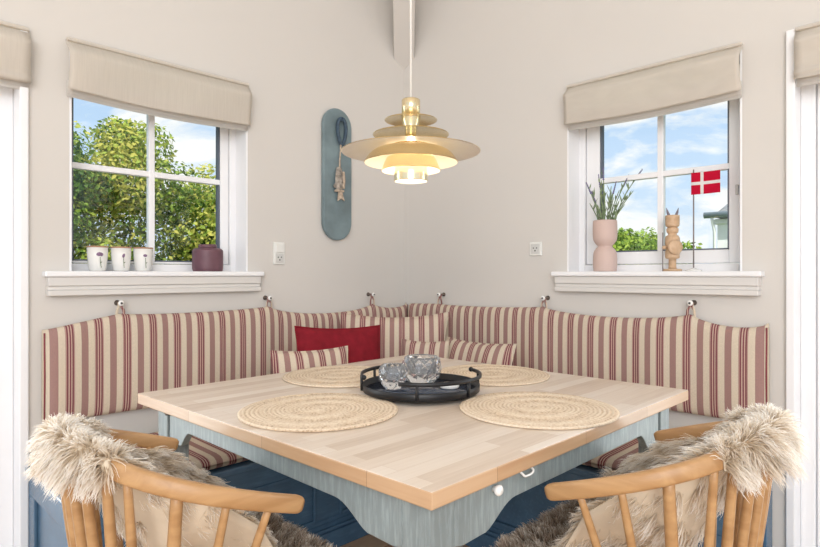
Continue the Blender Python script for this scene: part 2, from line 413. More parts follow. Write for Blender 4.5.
# ------------------------------------------------------------------ windows
def window(name, axis, a, b, ga, gb, mull, gz0, gz1, mz):
    """casement: opening a..b, glass ga..gb, horizontal bar at mz; the frame sits 9 cm to 16 cm behind the wall face"""
    def P(u0, t0, z0, u1, t1, z1):
        return ((u0, t0, z0), (u1, t1, z1)) if axis == 'x' else ((t0, u0, z0), (t1, u1, z1))
    root = struct(bpy.data.objects.new(name, None)); COL.objects.link(root)
    t0, t1 = 0.10, 0.165
    fw = 0.035
    f = MB()
    for q in ((a, t0, WZ0, a + fw, t1, WZ1), (b - fw, t0, WZ0, b, t1, WZ1), (a + fw, t0, WZ0, b - fw, t1, 1.158), (a + fw, t0, WZ1 - fw, b - fw, t1, WZ1)):
        f.box(*P(*q))
    f.build('frame', M['white'], root, 0.004)
    s = MB(); s0, s1 = 0.115, 0.155
    ai, bi = a + fw + 0.002, b - fw - 0.002
    for q in ((ai, s0, 1.16, ga, s1, WZ1 - fw - 0.002), (gb, s0, 1.16, bi, s1, WZ1 - fw - 0.002), (ga, s0, 1.16, gb, s1, gz0), (ga, s0, gz1, gb, s1, WZ1 - fw - 0.002)):
        s.box(*P(*q))
    s.build('sash', M['white'], root, 0.004)
    g = MB()
    for q in ((ga - .001, 0.121, gz0, ga + 0.006, 0.15, gz1), (gb - 0.006, 0.121, gz0, gb + .001, 0.15, gz1), (ga, 0.121, gz0 - .001, gb, 0.15, gz0 + 0.006)):
        g.box(*P(*q))
    g.build('gasket', M['dark'], root)
    m = MB()
    m.box(*P(mull - 0.012, 0.118, gz0, mull + 0.012, 0.152, gz1)); m.build('mullion', M['white'], root, 0.003)
    m = MB(); m.box(*P(ga, 0.119, mz - 0.012, gb, 0.151, mz + 0.012)); m.build('glazing_bar', M['white'], root, 0.003)
    MB().box(*P(ga + .002, 0.133, gz0 + .002, gb - .002, 0.138, gz1)).build('pane', M['glass'], root)
    # white reveal lining
    r = MB(); r0, r1 = 0.001, 0.1
    for q in ((a, r0, WZ0, a + 0.008, r1, WZ1), (b - 0.008, r0, WZ0, b, r1, WZ1), (a + .008, r0, WZ1 - 0.008, b - .008, r1, WZ1)):
        r.box(*P(*q))
    r.build('reveal', M['white'], root)
    # sill board and its stepped apron
    sa, sb = a - 0.09, b + 0.058
    if axis == 'y': sa, sb = a - 0.075, b + 0.055
    sl_ = MB()
    sl_.box(*P(a + .001, -0.001, 1.1, b - .001, 0.1, 1.127))
    sl_.box(*P(sa, -0.052, 1.106, sb, 0.0, 1.127))
    sl_.build('sill', M['white'], root, 0.005)
    st = MB()
    st.box(*P(sa + .012, -0.040, 1.072, sb - .012, 0.0, 1.106)); st.box(*P(sa + .012, -0.033, 1.056, sb - .012, 0.0, 1.072)); st.box(*P(sa + .012, -0.040, 1.036, sb - .012, 0.0, 1.056))
    st.build('sill_apron', M['sillpaint'], root, 0.003)
    return root
w1 = window('window_1', 'x', -1.775, -1.03, -1.733, -1.107, -1.422, 1.169, 1.92, 1.547)
w2 = window('window_2', 'y', -1.80, -1.07, -1.721, -1.173, -1.449, 1.215, 1.92, 1.549)
# casement hinge/stay on the right sash
hb = MB().box((0.105, -1.757, 1.43), (0.116, -1.747, 1.47)); hb.build('hinge', M['plasticin'], w2, 0.002)

# patio doors at both edges
def door(name, axis, a, b):
    def P(u0, t0, z0, u1, t1, z1):
        return ((u0, t0, z0), (u1, t1, z1)) if axis == 'x' else ((t0, u0, z0), (t1, u1, z1))
    root = struct(bpy.data.objects.new(name, None)); COL.objects.link(root)
    Z = 1.985
    c = MB(); c.box(*P(b - 0.006, -0.016, 0, b + 0.022, 0.1, Z)); c.box(*P(a - 0.022, -0.016, 0, a + 0.006, 0.1, Z))
    c.box(*P(a + 0.006, 0.0, Z - 0.02, b - 0.006, 0.1, Z)); c.build('casing', M['white'], root, 0.004)
    f = MB()
    for q in ((a + .006, 0.075, 0, a + 0.05, 0.17, Z - .02), (b - 0.05, 0.075, 0, b - .006, 0.17, Z - .02), (a + 0.05, 0.075, Z - 0.07, b - 0.05, 0.17, Z - .02), (a + .05, 0.075, 0, b - .05, 0.17, 0.05)):
        f.box(*P(*q))
    f.build('frame', M['white'], root, 0.004)
    l = MB()
    for q in ((a + .052, 0.10, 0.052, a + 0.16, 0.15, Z - .072), (b - 0.16, 0.10, 0.052, b - .052, 0.15, Z - .072), (a + 0.16, 0.10, Z - 0.18, b - 0.16, 0.15, Z - .072), (a + .16, 0.10, 0.052, b - .16, 0.15, 0.25)):
        l.box(*P(*q))
    l.build('leaf', M['white'], root, 0.004)
    MB().box(*P(a + .16, 0.122, 0.25, b - .16, 0.128, Z - .18)).build('pane', M['glass'], root)
    return root
door('door_1', 'x', -3.0, -1.93)
door('door_2', 'y', -3.0, -1.965)

# ------------------------------------------------------------------ roman blinds
def blind(label, axis, a, b, z0, z1, sag, seed, folds=0):
    rnd = random.Random(seed)
    root = thing('roman_blind', label, 'blind', (0, 0, 0), 0, 'linen roman blinds')
    def W(u, t, z): return (u, t, z) if axis == 'x' else (t, u, z)
    nu, nz = 40, 22
    vs = []; fs = []
    ph = [rnd.random() * 6 for _ in range(4)]
    for j in range(nz + 1):
        q = j / nz
        for i in range(nu + 1):
            p = i / nu
            zb = z0 - sag * math.sin(PI * p)
            z = z1 + (zb - z1) * q
            e_ = min(1, q / .30); bulge = 0.040 * e_ * e_ * (3 - 2 * e_) - 0.014 * max(0, q - .3) / .7
            t = -0.012 - bulge - 0.004 * math.sin(3 * p * PI + ph[0]) * q - 0.002 * math.sin(9 * p + 4 * q + ph[1])
            if folds and q > 0.75: t -= 0.006 * (1 if int((q - .75) * folds / .25) % 2 else 0)
            vs.append(W(a + (b - a) * p - 0.006 * (p - .5) * math.sin(PI * q), t, z))
    for j in range(nz):
        for i in range(nu):
            k = j * (nu + 1) + i; fs.append((k, k + 1, k + nu + 2, k + nu + 1))
    o = MB().add(vs, fs, 0, True).build('fabric', M['blind'], root, fix=False)
    md = o.modifiers.new('solid', 'SOLIDIFY'); md.thickness = 0.003; md.offset = 0
    # stacked back folds and hem hanging below the front fold
    for n_, (dz, tt, hh) in enumerate(((0.012, -0.018, 0.05), (0.022, -0.012, 0.05))):
        vs = []; fs = []
        for i in range(nu + 1):
            p = i / nu; zb = z0 - sag * math.sin(PI * p) * 1.05
            vs += [W(a + .004 + (b - a - .008) * p, tt, zb - dz), W(a + .004 + (b - a - .008) * p, tt, zb - dz + hh)]
        for i in range(nu): fs.append((2 * i, 2 * i + 2, 2 * i + 3, 2 * i + 1))
        h = MB().add(vs, fs, 0, True).build('hem', M['blindhem'], root, fix=False)
        md = h.modifiers.new('solid', 'SOLIDIFY'); md.thickness = 0.003; md.offset = 0
    MB().box(W(a + .003, -0.028, z1 - 0.006), W(b - .003, 0.0, z1 + 0.006)).build('headrail', M['blind'], root, 0.002)
    return root
blind('beige linen roman blind above the left window with the leafy hedge', 'x', -1.790, -1.036, 1.80, 1.990, 0.012, 1)
blind('beige linen roman blind above the right window with the flag', 'y', -1.806, -1.078, 1.80, 1.976, 0.012, 2)
blind('beige linen roman blind cut by the left picture edge, above the left door', 'x', -3.02, -1.906, 1.792, 1.985, 0.01, 3, 2)
blind('beige linen roman blind cut by the right picture edge, above the right door', 'y', -3.02, -1.972, 1.80, 1.978, 0.01, 4, 3)

# ------------------------------------------------------------------ pendant lamp
LX, LY = -1.13, -1.160
lamp = thing('pendant_lamp', 'tiered brass pendant lamp hanging lit above the dining table', 'lamp', (LX, LY, 1.40))
def shade(name, outer, t=0.0016, inner_mat='lampwhite'):
    """outer profile from top (small r) to rim; brass outside, enamel inside"""
    mb = MB()
    inner = [(max(r - t, 0.001), z - t) for r, z in outer]
    seg = 64
    mb.lathe(outer, seg, 0); mb.lathe(inner, seg, 1); mb.lathe([outer[-1], inner[-1]], seg, 0); mb.lathe([outer[0], inner[0]], seg, 0)
    return mb.build(name, [M['brass'], M[inner_mat]], lamp)
def zc(py): return 1.118 + (273.5 - py) * 0.003144 - 1.40
def sm(P, n=6): return [(p.x, p.y) for p in catmull([(r, z, 0) for r, z in P], n)]
cap = MB().lathe([(0.001, zc(99.5)), (0.027, zc(99.5)), (0.029, zc(100.2)), (0.029, zc(114.5)), (0.024, zc(115)), (0.016, zc(116)), (0.014, zc(128)), (0.014, zc(140)), (0.001, zc(140))], 40)
cap.build('cap', M['brass'], lamp)
shade('top_shade', sm([(0.015, zc(116.8)), (0.045, zc(118.0)), (0.083, zc(120.2))]), inner_mat='brass')
shade('upper_shade', sm([(0.018, zc(130.6)), (0.05, zc(131.2)), (0.09, zc(132.6)), (0.12, zc(134.8))]), inner_mat='brass')
shade('wide_shade', sm([(0.062, zc(144.5)), (0.11, zc(145.6)), (0.165, zc(148.2)), (0.2185, zc(152.0))]))
MB().lathe([(0.030, zc(118)), (0.027, zc(122)), (0.018, zc(131)), (0.016, zc(144)), (0.062, zc(144.3)), (0.062, zc(145.0)), (0.012, zc(145.2)), (0.001, zc(145.2))], 32).build('stem_cone', M['brass'], lamp)
shade('bell_shade', sm([(0.016, zc(147)), (0.055, zc(147.4)), (0.10, zc(149)), (0.128, zc(154)), (0.148, zc(162.5))]))
shade('inner_shade', sm([(0.050, zc(155.5)), (0.072, zc(157)), (0.082, zc(162)), (0.093, zc(170.5))]))
shade('lower_cylinder', sm([(0.040, zc(164)), (0.052, zc(166)), (0.053, zc(172)), (0.053, zc(181))]))
MB().lathe([(0.001, zc(181) + .0), (0.05, zc(181) + .003), (0.051, zc(180) + .004), (0.001, zc(178.5) + .004)], 40).build('diffuser', M['bulb'], lamp)
# bulb
bl = MB().lathe([(0.001, 0.03), (0.012, 0.034), (0.020, 0.045), (0.022, 0.058), (0.016, 0.072), (0.012, 0.085), (0.001, 0.086)], 20)
bl.build('bulb', M['filament'], lamp)
MB().tube([(0, 0, zc(99.6)), (0, 0, H - 1.40)], 0.0032, 8).build('cord', M['cord'], lamp)
MB().lathe([(0.001, H - 1.405), (0.05, H - 1.405), (0.05, H - 1.425), (0.012, H - 1.45), (0.001, H - 1.45)], 24).build('ceiling_rose', M['cord'], lamp)

# ------------------------------------------------------------------ corner bench (two joined boxes)
LID0, LID1 = 0.405, 0.43
def bench(label, L, depth, loc, rz, endside, xs_panels):
    """local: runs along +X from 0..L, back at y=0, front at y=-depth; end panel at x=0 (endside)"""
    root = thing('storage_bench', label, 'bench', loc, rz, 'blue corner benches')
    c = MB(); c.box((0.012, -depth + 0.014, 0.0), (L, -0.004, LID0)); c.build('carcass', M['benchpaint'], root, 0.002)
    l = MB().box((-0.012, -depth - 0.016, LID0 + .001), (L, -0.004, LID1)); l.build('lid', M['benchpaint'], root, 0.006)
    fr = MB()
    y0, y1 = -depth, -depth + 0.014
    fr.box((0.0, y0, 0.335), (L, y1, LID0)); fr.box((0.0, y0, 0.0), (L, y1, 0.125))
    xs = [0.0] + [q for p in xs_panels for q in p] + [L]
    for i in range(0, len(xs), 2): fr.box((xs[i], y0, 0.125), (xs[i + 1], y1, 0.335))
    fr.build('face_frame', M['benchpaint'], root, 0.003)
    for (a, b) in xs_panels:
        m = MB()
        m.box((a, y0 - .006, 0.323), (b, y0 + .006, 0.337)); m.box((a, y0 - .006, 0.123), (b, y0 + .006, 0.137))
        m.box((a - .001, y0 - .006, 0.123), (a + .013, y0 + .006, 0.337)); m.box((b - .013, y0 - .006, 0.123), (b + .001, y0 + .006, 0.337))
        pn = MB().box((a, y0 + .006, 0.137), (b, y1 + .001, 0.323)).build('front_panel', M['benchpaint'], root)
        m.build('moulding', M['benchpaint'], pn, 0.004)
    pl = MB(); pl.box((-0.006, y0 - .02, 0.0), (L, y0, 0.075)); pl.box((-0.004, y0 - .012, 0.075), (L, y0, 0.09)); pl.box((-.004, y0 - .008, 0.102), (L, y0, 0.110))
    pl.build('plinth', M['benchpaint'], root, 0.004)
    e = MB()
    yb = -0.004
    e.box((0, -depth + .014, 0.33), (0.012, yb, LID0)); e.box((0, -depth + .014, 0.0), (0.012, yb, 0.12))
    e.box((0, -depth + .014, 0.12), (0.012, -depth + 0.085, 0.33)); e.box((0, -0.085, 0.12), (0.012, yb, 0.33))
    e.build('end_panel', M['benchpaint'], root, 0.003)
    return root
BD = 0.55
bench('blue painted bench along the left wall below the hedge window', 1.908, BD, (-1.908, 0, 0), 0, 0, [(0.08, 0.862), (0.98, 1.30)])
# right bench: mirrored by running along world -Y : local X -> world +Y from y=-1.9 ; local -Y must be world -X  => rotate +90 then mirror
def bench_right():
    root = thing('storage_bench', 'blue painted bench along the right wall below the flag window', 'bench', (0, 0, 0), 0, 'blue corner benches')
    D = BD; ya, yb = -1.90, -BD - 0.02
    MB().box((-D + .014, ya + .012, 0), (-.004, yb, LID0)).build('carcass', M['benchpaint'], root, 0.002)
    MB().box((-D - .016, ya - .012, LID0 + .001), (-.004, yb, LID1)).build('lid', M['benchpaint'], root, 0.006)
    fr = MB(); x0, x1 = -D, -D + .014
    fr.box((x0, ya, .335), (x1, yb, LID0)); fr.box((x0, ya, 0), (x1, yb, .125))
    ps = [(-1.80, -1.02), (-0.92, -0.66)]
    ys = [ya] + [q for p in ps for q in p] + [yb]
    for i in range(0, len(ys), 2): fr.box((x0, ys[i], .125), (x1, ys[i + 1], .335))
    fr.build('face_frame', M['benchpaint'], root, 0.003)
    for a, b in ps:
        m = MB(); q0, q1 = x0 - .006, x0 + .006
        m.box((q0, a, .323), (q1, b, .337)); m.box((q0, a, .123), (q1, b, .137)); m.box((q0, a - .001, .123), (q1, a + .013, .337)); m.box((q0, b - .013, .123), (q1, b + .001, .337))
        pn = MB().box((x0 + .006, a, .137), (x1 + .001, b, .323)).build('front_panel', M['benchpaint'], root)
        m.build('moulding', M['benchpaint'], pn, 0.004)
    pl = MB(); pl.box((x0 - .02, ya - .006, 0), (x0, yb, .075)); pl.box((x0 - .012, ya - .004, .075), (x0, yb, .09)); pl.box((x0 - .008, ya - .004, .102), (x0, yb, .110))
    pl.build('plinth', M['benchpaint'], root, 0.004)
    e = MB(); e.box((-D + .014, ya, .33), (-.004, ya + .012, LID0)); e.box((-D + .014, ya, 0), (-.004, ya + .012, .12))
    e.box((-D + .014, ya, .12), (-D + .085, ya + .012, .33)); e.box((-.085, ya, .12), (-.004, ya + .012, .33))
    e.build('end_panel', M['benchpaint'], root, 0.003)
bench_right()

# ------------------------------------------------------------------ upholstery
def rbox_pad(nx, ny, L, W, T, seed, rip=0.003):
    """rounded flat seat pad, local x 0..L, y 0..W, z 0..T"""
    rnd = random.Random(seed); ph = rnd.random() * 6
    vs = []; fs = []
    prof = [(0.0, 0.5), (0.004, 0.75), (0.02, 0.93), (0.05, 1.0)]
    def t(d):
        for (a, ta), (b, tb) in zip(prof, prof[1:]):
            if d <= b: return ta + (tb - ta) * (d - a) / (b - a)
        return 1.0
    xs = [0, .004, .02, .05] + [0.05 + (L - 0.1) * i / nx for i in range(1, nx)] + [L - .05, L - .02, L - .004, L]
    ys = [0, .004, .02, .05] + [0.05 + (W - 0.1) * i / ny for i in range(1, ny)] + [W - .05, W - .02, W - .004, W]
    for side in (1, 0):
        for y in ys:
            for x in xs:
                q = min(t(min(x, L - x)), t(min(y, W - y)))
                z = T * q if side else T * (1 - q)
                z += rip * math.sin(x * 9 + y * 5 + ph) * (q if side else 0)
                vs.append((x, y, max(z, 0)))
    n, m = len(xs), len(ys)
    for sidx in (0, 1):
        o = sidx * n * m
        for j in range(m - 1):
            for i in range(n - 1):
                k = o + j * n + i; fs.append((k, k + 1, k + n + 1, k + n))
    def rim(idx):
        for a, b in zip(idx, idx[1:]): fs.append((a, b, b + n * m, a + n * m))
    rim(list(range(n))); rim([j * n + n - 1 for j in range(m)]); rim([(m - 1) * n + i for i in range(n - 1, -1, -1)]); rim([j * n for j in range(m - 1, -1, -1)])
    return MB().add(vs, fs, 0, True)
p = rbox_pad(40, 10, 1.82, 0.50, 0.05, 1).build('seat_cushion', M['stripe'], loc=(-1.88, -0.545, LID1 + .001))
tag(p, 'flat striped seat cushion lying on the left blue bench', 'cushion', 'striped seat cushions')
p = rbox_pad(36, 10, 1.32, 0.50, 0.05, 2).build('seat_cushion', M['stripe'], loc=(-0.04, -1.88, LID1 + .001), rot=(0, 0, PI / 2))
tag(p, 'flat striped seat cushion lying on the right blue bench', 'cushion', 'striped seat cushions')

def back_pad(name, label, L, hooks, loc, rz, mat, flip, ztops):
    """long pad along local X 0..L; wall at y=0, front towards -Y; hooks at local xs; top sags between"""
    root = thing(name, label, 'cushion', loc, rz, 'striped back cushions')
    Z0 = 0.572
    keys = ztops
    def top(x):
        for (xa, za, sg), (xb, zb, _) in zip(keys, keys[1:]):
            if x <= xb:
                q = (x - xa) / (xb - xa); return za + (zb - za) * q - sg * (4 * q * (1 - q)) ** 0.62
        return keys[-1][1]
    n = 150; vs = []; fs = []; ring = 20
    for i in range(n + 1):
        x = L * i / n
        zt = top(x); zb = Z0 + 0.004 * math.sin(x * 7)
        e = min(x, L - x); end = min(1, (e / 0.03 + 0.05)) ** 0.5
        T = 0.058 * end * (1 + 0.06 * math.sin(x * 23))
        hz = (zt - zb) / 2; zc_ = (zt + zb) / 2
        for k in range(ring):
            th = 2 * PI * k / ring
            c, s = math.cos(th), math.sin(th)
            c = math.copysign(abs(c) ** 0.45, c); s = math.copysign(abs(s) ** 0.8, s)
            y = -0.008 - T / 2 + (T / 2) * s
            z = zc_ + hz * c
            vs.append((x, min(y, -.003), z))
    for i in range(n):
        for k in range(ring):
            k2 = (k + 1) % ring; fs.append((i * ring + k, i * ring + k2, (i + 1) * ring + k2, (i + 1) * ring + k))
    fs.append(tuple(range(ring))); fs.append(tuple(n * ring + k for k in reversed(range(ring))))
    MB().add(vs, fs, 0, True).build('pad', mat, root)
    for e in (0.004, L - .004):
        zt = top(e)
        MB().tube([(e, -.03, Z0 + .012), (e, -.034, (Z0 + zt) / 2), (e, -.03, zt - .012)], 0.0032, 8).build('piping', M['burg'], root)
    for hx in hooks:
        zt = top(hx)
        for s_ in (-1, 1):
            path = [(hx + s_ * .014, -.034, zt - .02), (hx + s_ * .012, -.036, zt + .012), (hx + s_ * .006, -.033, 0.985), (hx + s_ * .002, -.028, 1.004)]
            MB().tube(catmull(path, 5), 0.005, 8, flat=(0.35, 1.0), up=(1, 0, 0)).build('tie', mat, root)
    return root
LL = 1.867
back_pad('back_cushion', 'long striped back cushion hanging along the left wall', LL, [0.261, 0.928, 1.583], (-LL, 0, 0), 0, M['stripe'], 1,
         [(0, 0.914, 0.0), (0.261, 0.962, 0.012), (0.928, 0.965, 0.046), (1.583, 0.955, 0.028), (LL - .005, 0.948, 0.004)])
# right pad: local X runs from world y=-1.891 (x=0) to y=-0.07 ; rz=+90 puts local -Y on world +X, so build it from the corner outwards with rz=-90
LR = 1.891 - 0.07
back_pad('back_cushion', 'long striped back cushion hanging along the right wall', LR, [0.244, 0.899, 1.558], (0, -0.07, 0), -PI / 2, M['stripeR'], -1,
         [(0, 0.945, 0.0), (0.244, 0.952, 0.010), (0.899, 0.963, 0.032), (1.558, 0.962, 0.030), (LR, 0.938, 0.010)])

def pillow(label, W, Hh, T, loc, rz, tilt, mat, seed, cat='pillow', pinch=0.06, roll=0.0, group='scatter pillows on the bench'):
    """local X width, local Z height, local Y thickness; base centre at origin"""
    rnd = random.Random(seed); n = 22; vs = []; fs = []
    a1, a2, a3 = (rnd.random() * 6 for _ in range(3))
    for side in (-1, 1):
        for j in range(n + 1):
            for i in range(n + 1):
                u = 2 * i / n - 1; v = 2 * j / n - 1
                q = max(0, (1 - abs(u) ** 2.6) * (1 - abs(v) ** 2.6)) ** 0.55
                x = u * W / 2 * (1 - pinch * (1 - v * v) * abs(u) ** 2)
                z = Hh / 2 + v * Hh / 2 * (1 - pinch * 1.4 * (1 - u * u) * abs(v) ** 2)
                y = side * T / 2 * q * (1 + 0.10 * math.sin(4 * u + a1) * math.cos(3 * v + a2)) + 0.006 * math.sin(5 * u + a3) * q
                y += side * 0.001
                vs.append((x, y, z))
    m = n + 1
    for sidx in (0, 1):
        o = sidx * m * m
        for j in range(n):
            for i in range(n):
                k = o + j * m + i; fs.append((k, k + 1, k + m + 1, k + m))
    rim = [i for i in range(m)] + [j * m + n for j in range(1, m)] + [n * m + i for i in range(n - 1, -1, -1)] + [j * m for j in range(n - 1, 0, -1)]
    for a, b in zip(rim, rim[1:] + rim[:1]): fs.append((a, b, b + m * m, a + m * m))
    o = MB().add(vs, fs, 0, True).build('scatter_pillow', mat, loc=loc)
    o.matrix_world = Matrix.Translation(loc) @ Matrix.Rotation(rz, 4, 'Z') @ Matrix.Rotation(tilt, 4, 'X') @ Matrix.Rotation(roll, 4, 'Y')
    o.data.update()
    tag(o, label, cat, group)
    # seam piping
    pts = [vs[k] for k in rim] + [vs[rim[0]]]
    s = MB().tube(pts, 0.0035, 6).build('piping', mat, o)
    return o
ST = LID1 + 0.055
pillow('large striped scatter pillow standing in the corner of the bench', 0.57, 0.43, 0.13, (-0.40, -0.325, ST + .008), -PI / 4, -0.16, M['stripeP'], 3, pinch=0.10)
pillow('plain crimson scatter pillow leaning on the left back cushion', 0.44, 0.38, 0.09, (-0.755, -0.365, ST + .016), -0.20, -0.20, M['red'], 4, roll=0.04)
pillow('small striped scatter pillow left of the crimson pillow', 0.34, 0.31, 0.08, (-0.985, -0.465, ST + .012), -0.32, -0.25, M['stripeP'], 5)
pillow('small striped scatter pillow at the right, in front of the right back cushion', 0.41, 0.31, 0.09, (-0.30, -0.735, ST + .012), -PI / 2, -0.25, M['stripe'], 6)
pillow('small striped scatter pillow half hidden between the corner pillow and the right one', 0.24, 0.30, 0.06, (-0.395, -0.515, ST + .012), -PI / 2 + .45, -0.2, M['stripeP'], 8)

# ------------------------------------------------------------------ wall hooks
def hook(label, pos, axis):
    root = thing('wall_hook', label, 'hook', pos, 0 if axis == 'x' else -PI / 2, 'cushion hooks on the wall')
    R_ = Matrix.Rotation(PI / 2, 4, 'X')     # lathe axis z -> -y
    MB().lathe([(0.001, 0), (0.011, 0), (0.011, 0.004), (0.006, 0.007), (0.0045, 0.04), (0.001, 0.04)], 16, mat=R_).build('stem', M['iron'], root)
    MB().lathe([(0.001, 0.040), (0.008, 0.040), (0.0112, 0.043), (0.0112, 0.047), (0.008, 0.050), (0.004, 0.051), (0.001, 0.051)], 20, mat=R_).build('knob', M['porcelain'], root)
    MB().lathe([(0.001, 0.0505), (0.0045, 0.0505), (0.004, 0.053), (0.001, 0.0535)], 12, mat=R_).build('screw', M['black'], root)
for lab, x in (('leftmost cushion hook on the left wall, under the three cups', -1.606), ('middle cushion hook on the left wall, near the double socket', -0.939), ('cushion hook on the left wall nearest the corner', -0.284)):
    hook('white knobbed ' + lab, (x, 0, 1.002), 'x')
for lab, y in (('cushion hook on the right wall nearest the corner', -0.314), ('middle cushion hook on the right wall, left of the pink vase', -0.969), ('rightmost cushion hook on the right wall, under the flag', -1.628)):
    hook('white knobbed ' + lab, (0, y, 1.002), 'y')

# ------------------------------------------------------------------ sockets
def socket_face(mb, cx, cz, axis):
    pass
def socket(label, pos, axis, wd, ht, switch):
    root = thing('wall_socket', label, 'socket', pos, 0 if axis == 'x' else -PI / 2, 'white wall sockets')
    MB().box((-wd / 2, -0.009, -ht / 2), (wd / 2, 0.0, ht / 2)).build('cover_frame', M['plastic'], root, 0.003)
    zc_ = -ht / 2 + wd / 2
    MB().box((-wd / 2 + .009, -0.0115, zc_ - wd / 2 + .009), (wd / 2 - .009, -0.008, zc_ + wd / 2 - .009)).build('socket_plate', M['plasticin'], root, 0.0015)
    R_ = Matrix.Rotation(PI / 2, 4, 'X')
    h = MB()
    for dx, dz, r in ((-.009, .004, .0032), (.009, .004, .0032), (0, -.009, .0036)):
        h.lathe([(0.0005, 0.010), (r, 0.010), (r, 0.0122), (0.0005, 0.0122)], 12, mat=Matrix.Translation((dx, 0, zc_ + dz)) @ R_)
    h.build('pin_holes', M['black'], root)
    if switch:
        MB().box((-wd / 2 + .009, -0.014, zc_ + wd / 2 - .004), (wd / 2 - .009, -0.008, ht / 2 - .008)).build('switch_rocker', M['plastic'], root, 0.002)
socket('tall white switch and socket plate on the left wall', (-0.864, 0, 1.216), 'x', 0.062, 0.108, True)
socket('single square white socket on the right wall', (0, -0.905, 1.237), 'y', 0.066, 0.066, False)

# ------------------------------------------------------------------ teal plaque with hanging fish
def plaque():
    root = thing('wall_plaque', 'long rounded teal wooden board on the left wall beside the corner', 'plaque', (-0.517, 0, 0))
    w_, z0, z1 = 0.094, 1.293, 1.987
    out = []
    for k in range(25): a = PI * k / 24; out.append((w_ * math.cos(a), z1 - w_ + w_ * math.sin(a)))
    for k in range(25): a = PI + PI * k / 24; out.append((w_ * math.cos(a), z0 + w_ + w_ * math.sin(a)))
    MB().prism(out, 'y', -0.026, -0.002).build('board', M['teal'], root, 0.006)
    R_ = Matrix.Rotation(PI / 2, 4, 'X')
    MB().lathe([(0.001, 0.02), (0.004, 0.02), (0.004, 0.04), (0.007, 0.042), (0.007, 0.046), (0.001, 0.047)], 12, mat=Matrix.Translation((0.014, 0, 1.925)) @ R_).build('peg', M['rope'], root)
plaque()
def fish():
    root = thing('fish_ornament', 'carved grey wooden fish hanging on a navy rope from the teal board', 'ornament', (-0.517, -0.04, 0))
    loop = []
    for k in range(25):
        a = PI / 2 + 2 * PI * k / 24
        loop.append((0.014 + 0.027 * math.cos(a) * (1 + .25 * math.sin(a)), 0.0, 1.865 + 0.068 * math.sin(a)))
    MB().tube(loop, 0.0095, 8).build('rope_loop', M['rope'], root)
    MB().tube([(0.008, 0, 1.80), (0.004, -.002, 1.76), (0.0, 0, 1.715), (0.0, 0, 1.66)], [0.006, 0.004, 0.004, 0.005], 8).build('cord', M['driftlight'], root)
    def fbody(cx, z0, z1, w, t):
        n = 14; prof = []
        vs = []; fs = []; ring = 10
        for i in range(n + 1):
            q = i / n; z = z0 + (z1 - z0) * q
            ww = w * (0.35 + 0.65 * math.sin(PI * (0.12 + 0.80 * q)) ** 0.8)
            for k in range(ring):
                th = 2 * PI * k / ring
                vs.append((cx + ww * math.cos(th), t * math.sin(th) * ww / w, z))
        for i in range(n):
            for k in range(ring): fs.append((i * ring + k, i * ring + (k + 1) % ring, (i + 1) * ring + (k + 1) % ring, (i + 1) * ring + k))
        fs.append(tuple(range(ring))); fs.append(tuple(n * ring + k for k in reversed(range(ring))))
        return MB().add(vs, fs, 0, True)
    fbody(-.004, 1.555, 1.675, 0.026, 0.010).build('body', M['driftwood'], root)
    fbody(0.026, 1.565, 1.655, 0.011, 0.006).build('small_fish', M['driftlight'], root)
    MB().box((-.03, -.012, 1.545), (.022, .008, 1.556)).build('band', M['driftlight'], root, 0.002)
    MB().prism([(-.008, 1.546), (.012, 1.546), (.030, 1.50), (.006, 1.512), (-.014, 1.498)], 'y', -.006, .004).build('tail', M['driftlight'], root, 0.001)
    MB().prism([(-.03, 1.59), (-.044, 1.572), (-.028, 1.562)], 'y', -.004, .002).build('fin', M['driftwood'], root, 0.001)
fish()

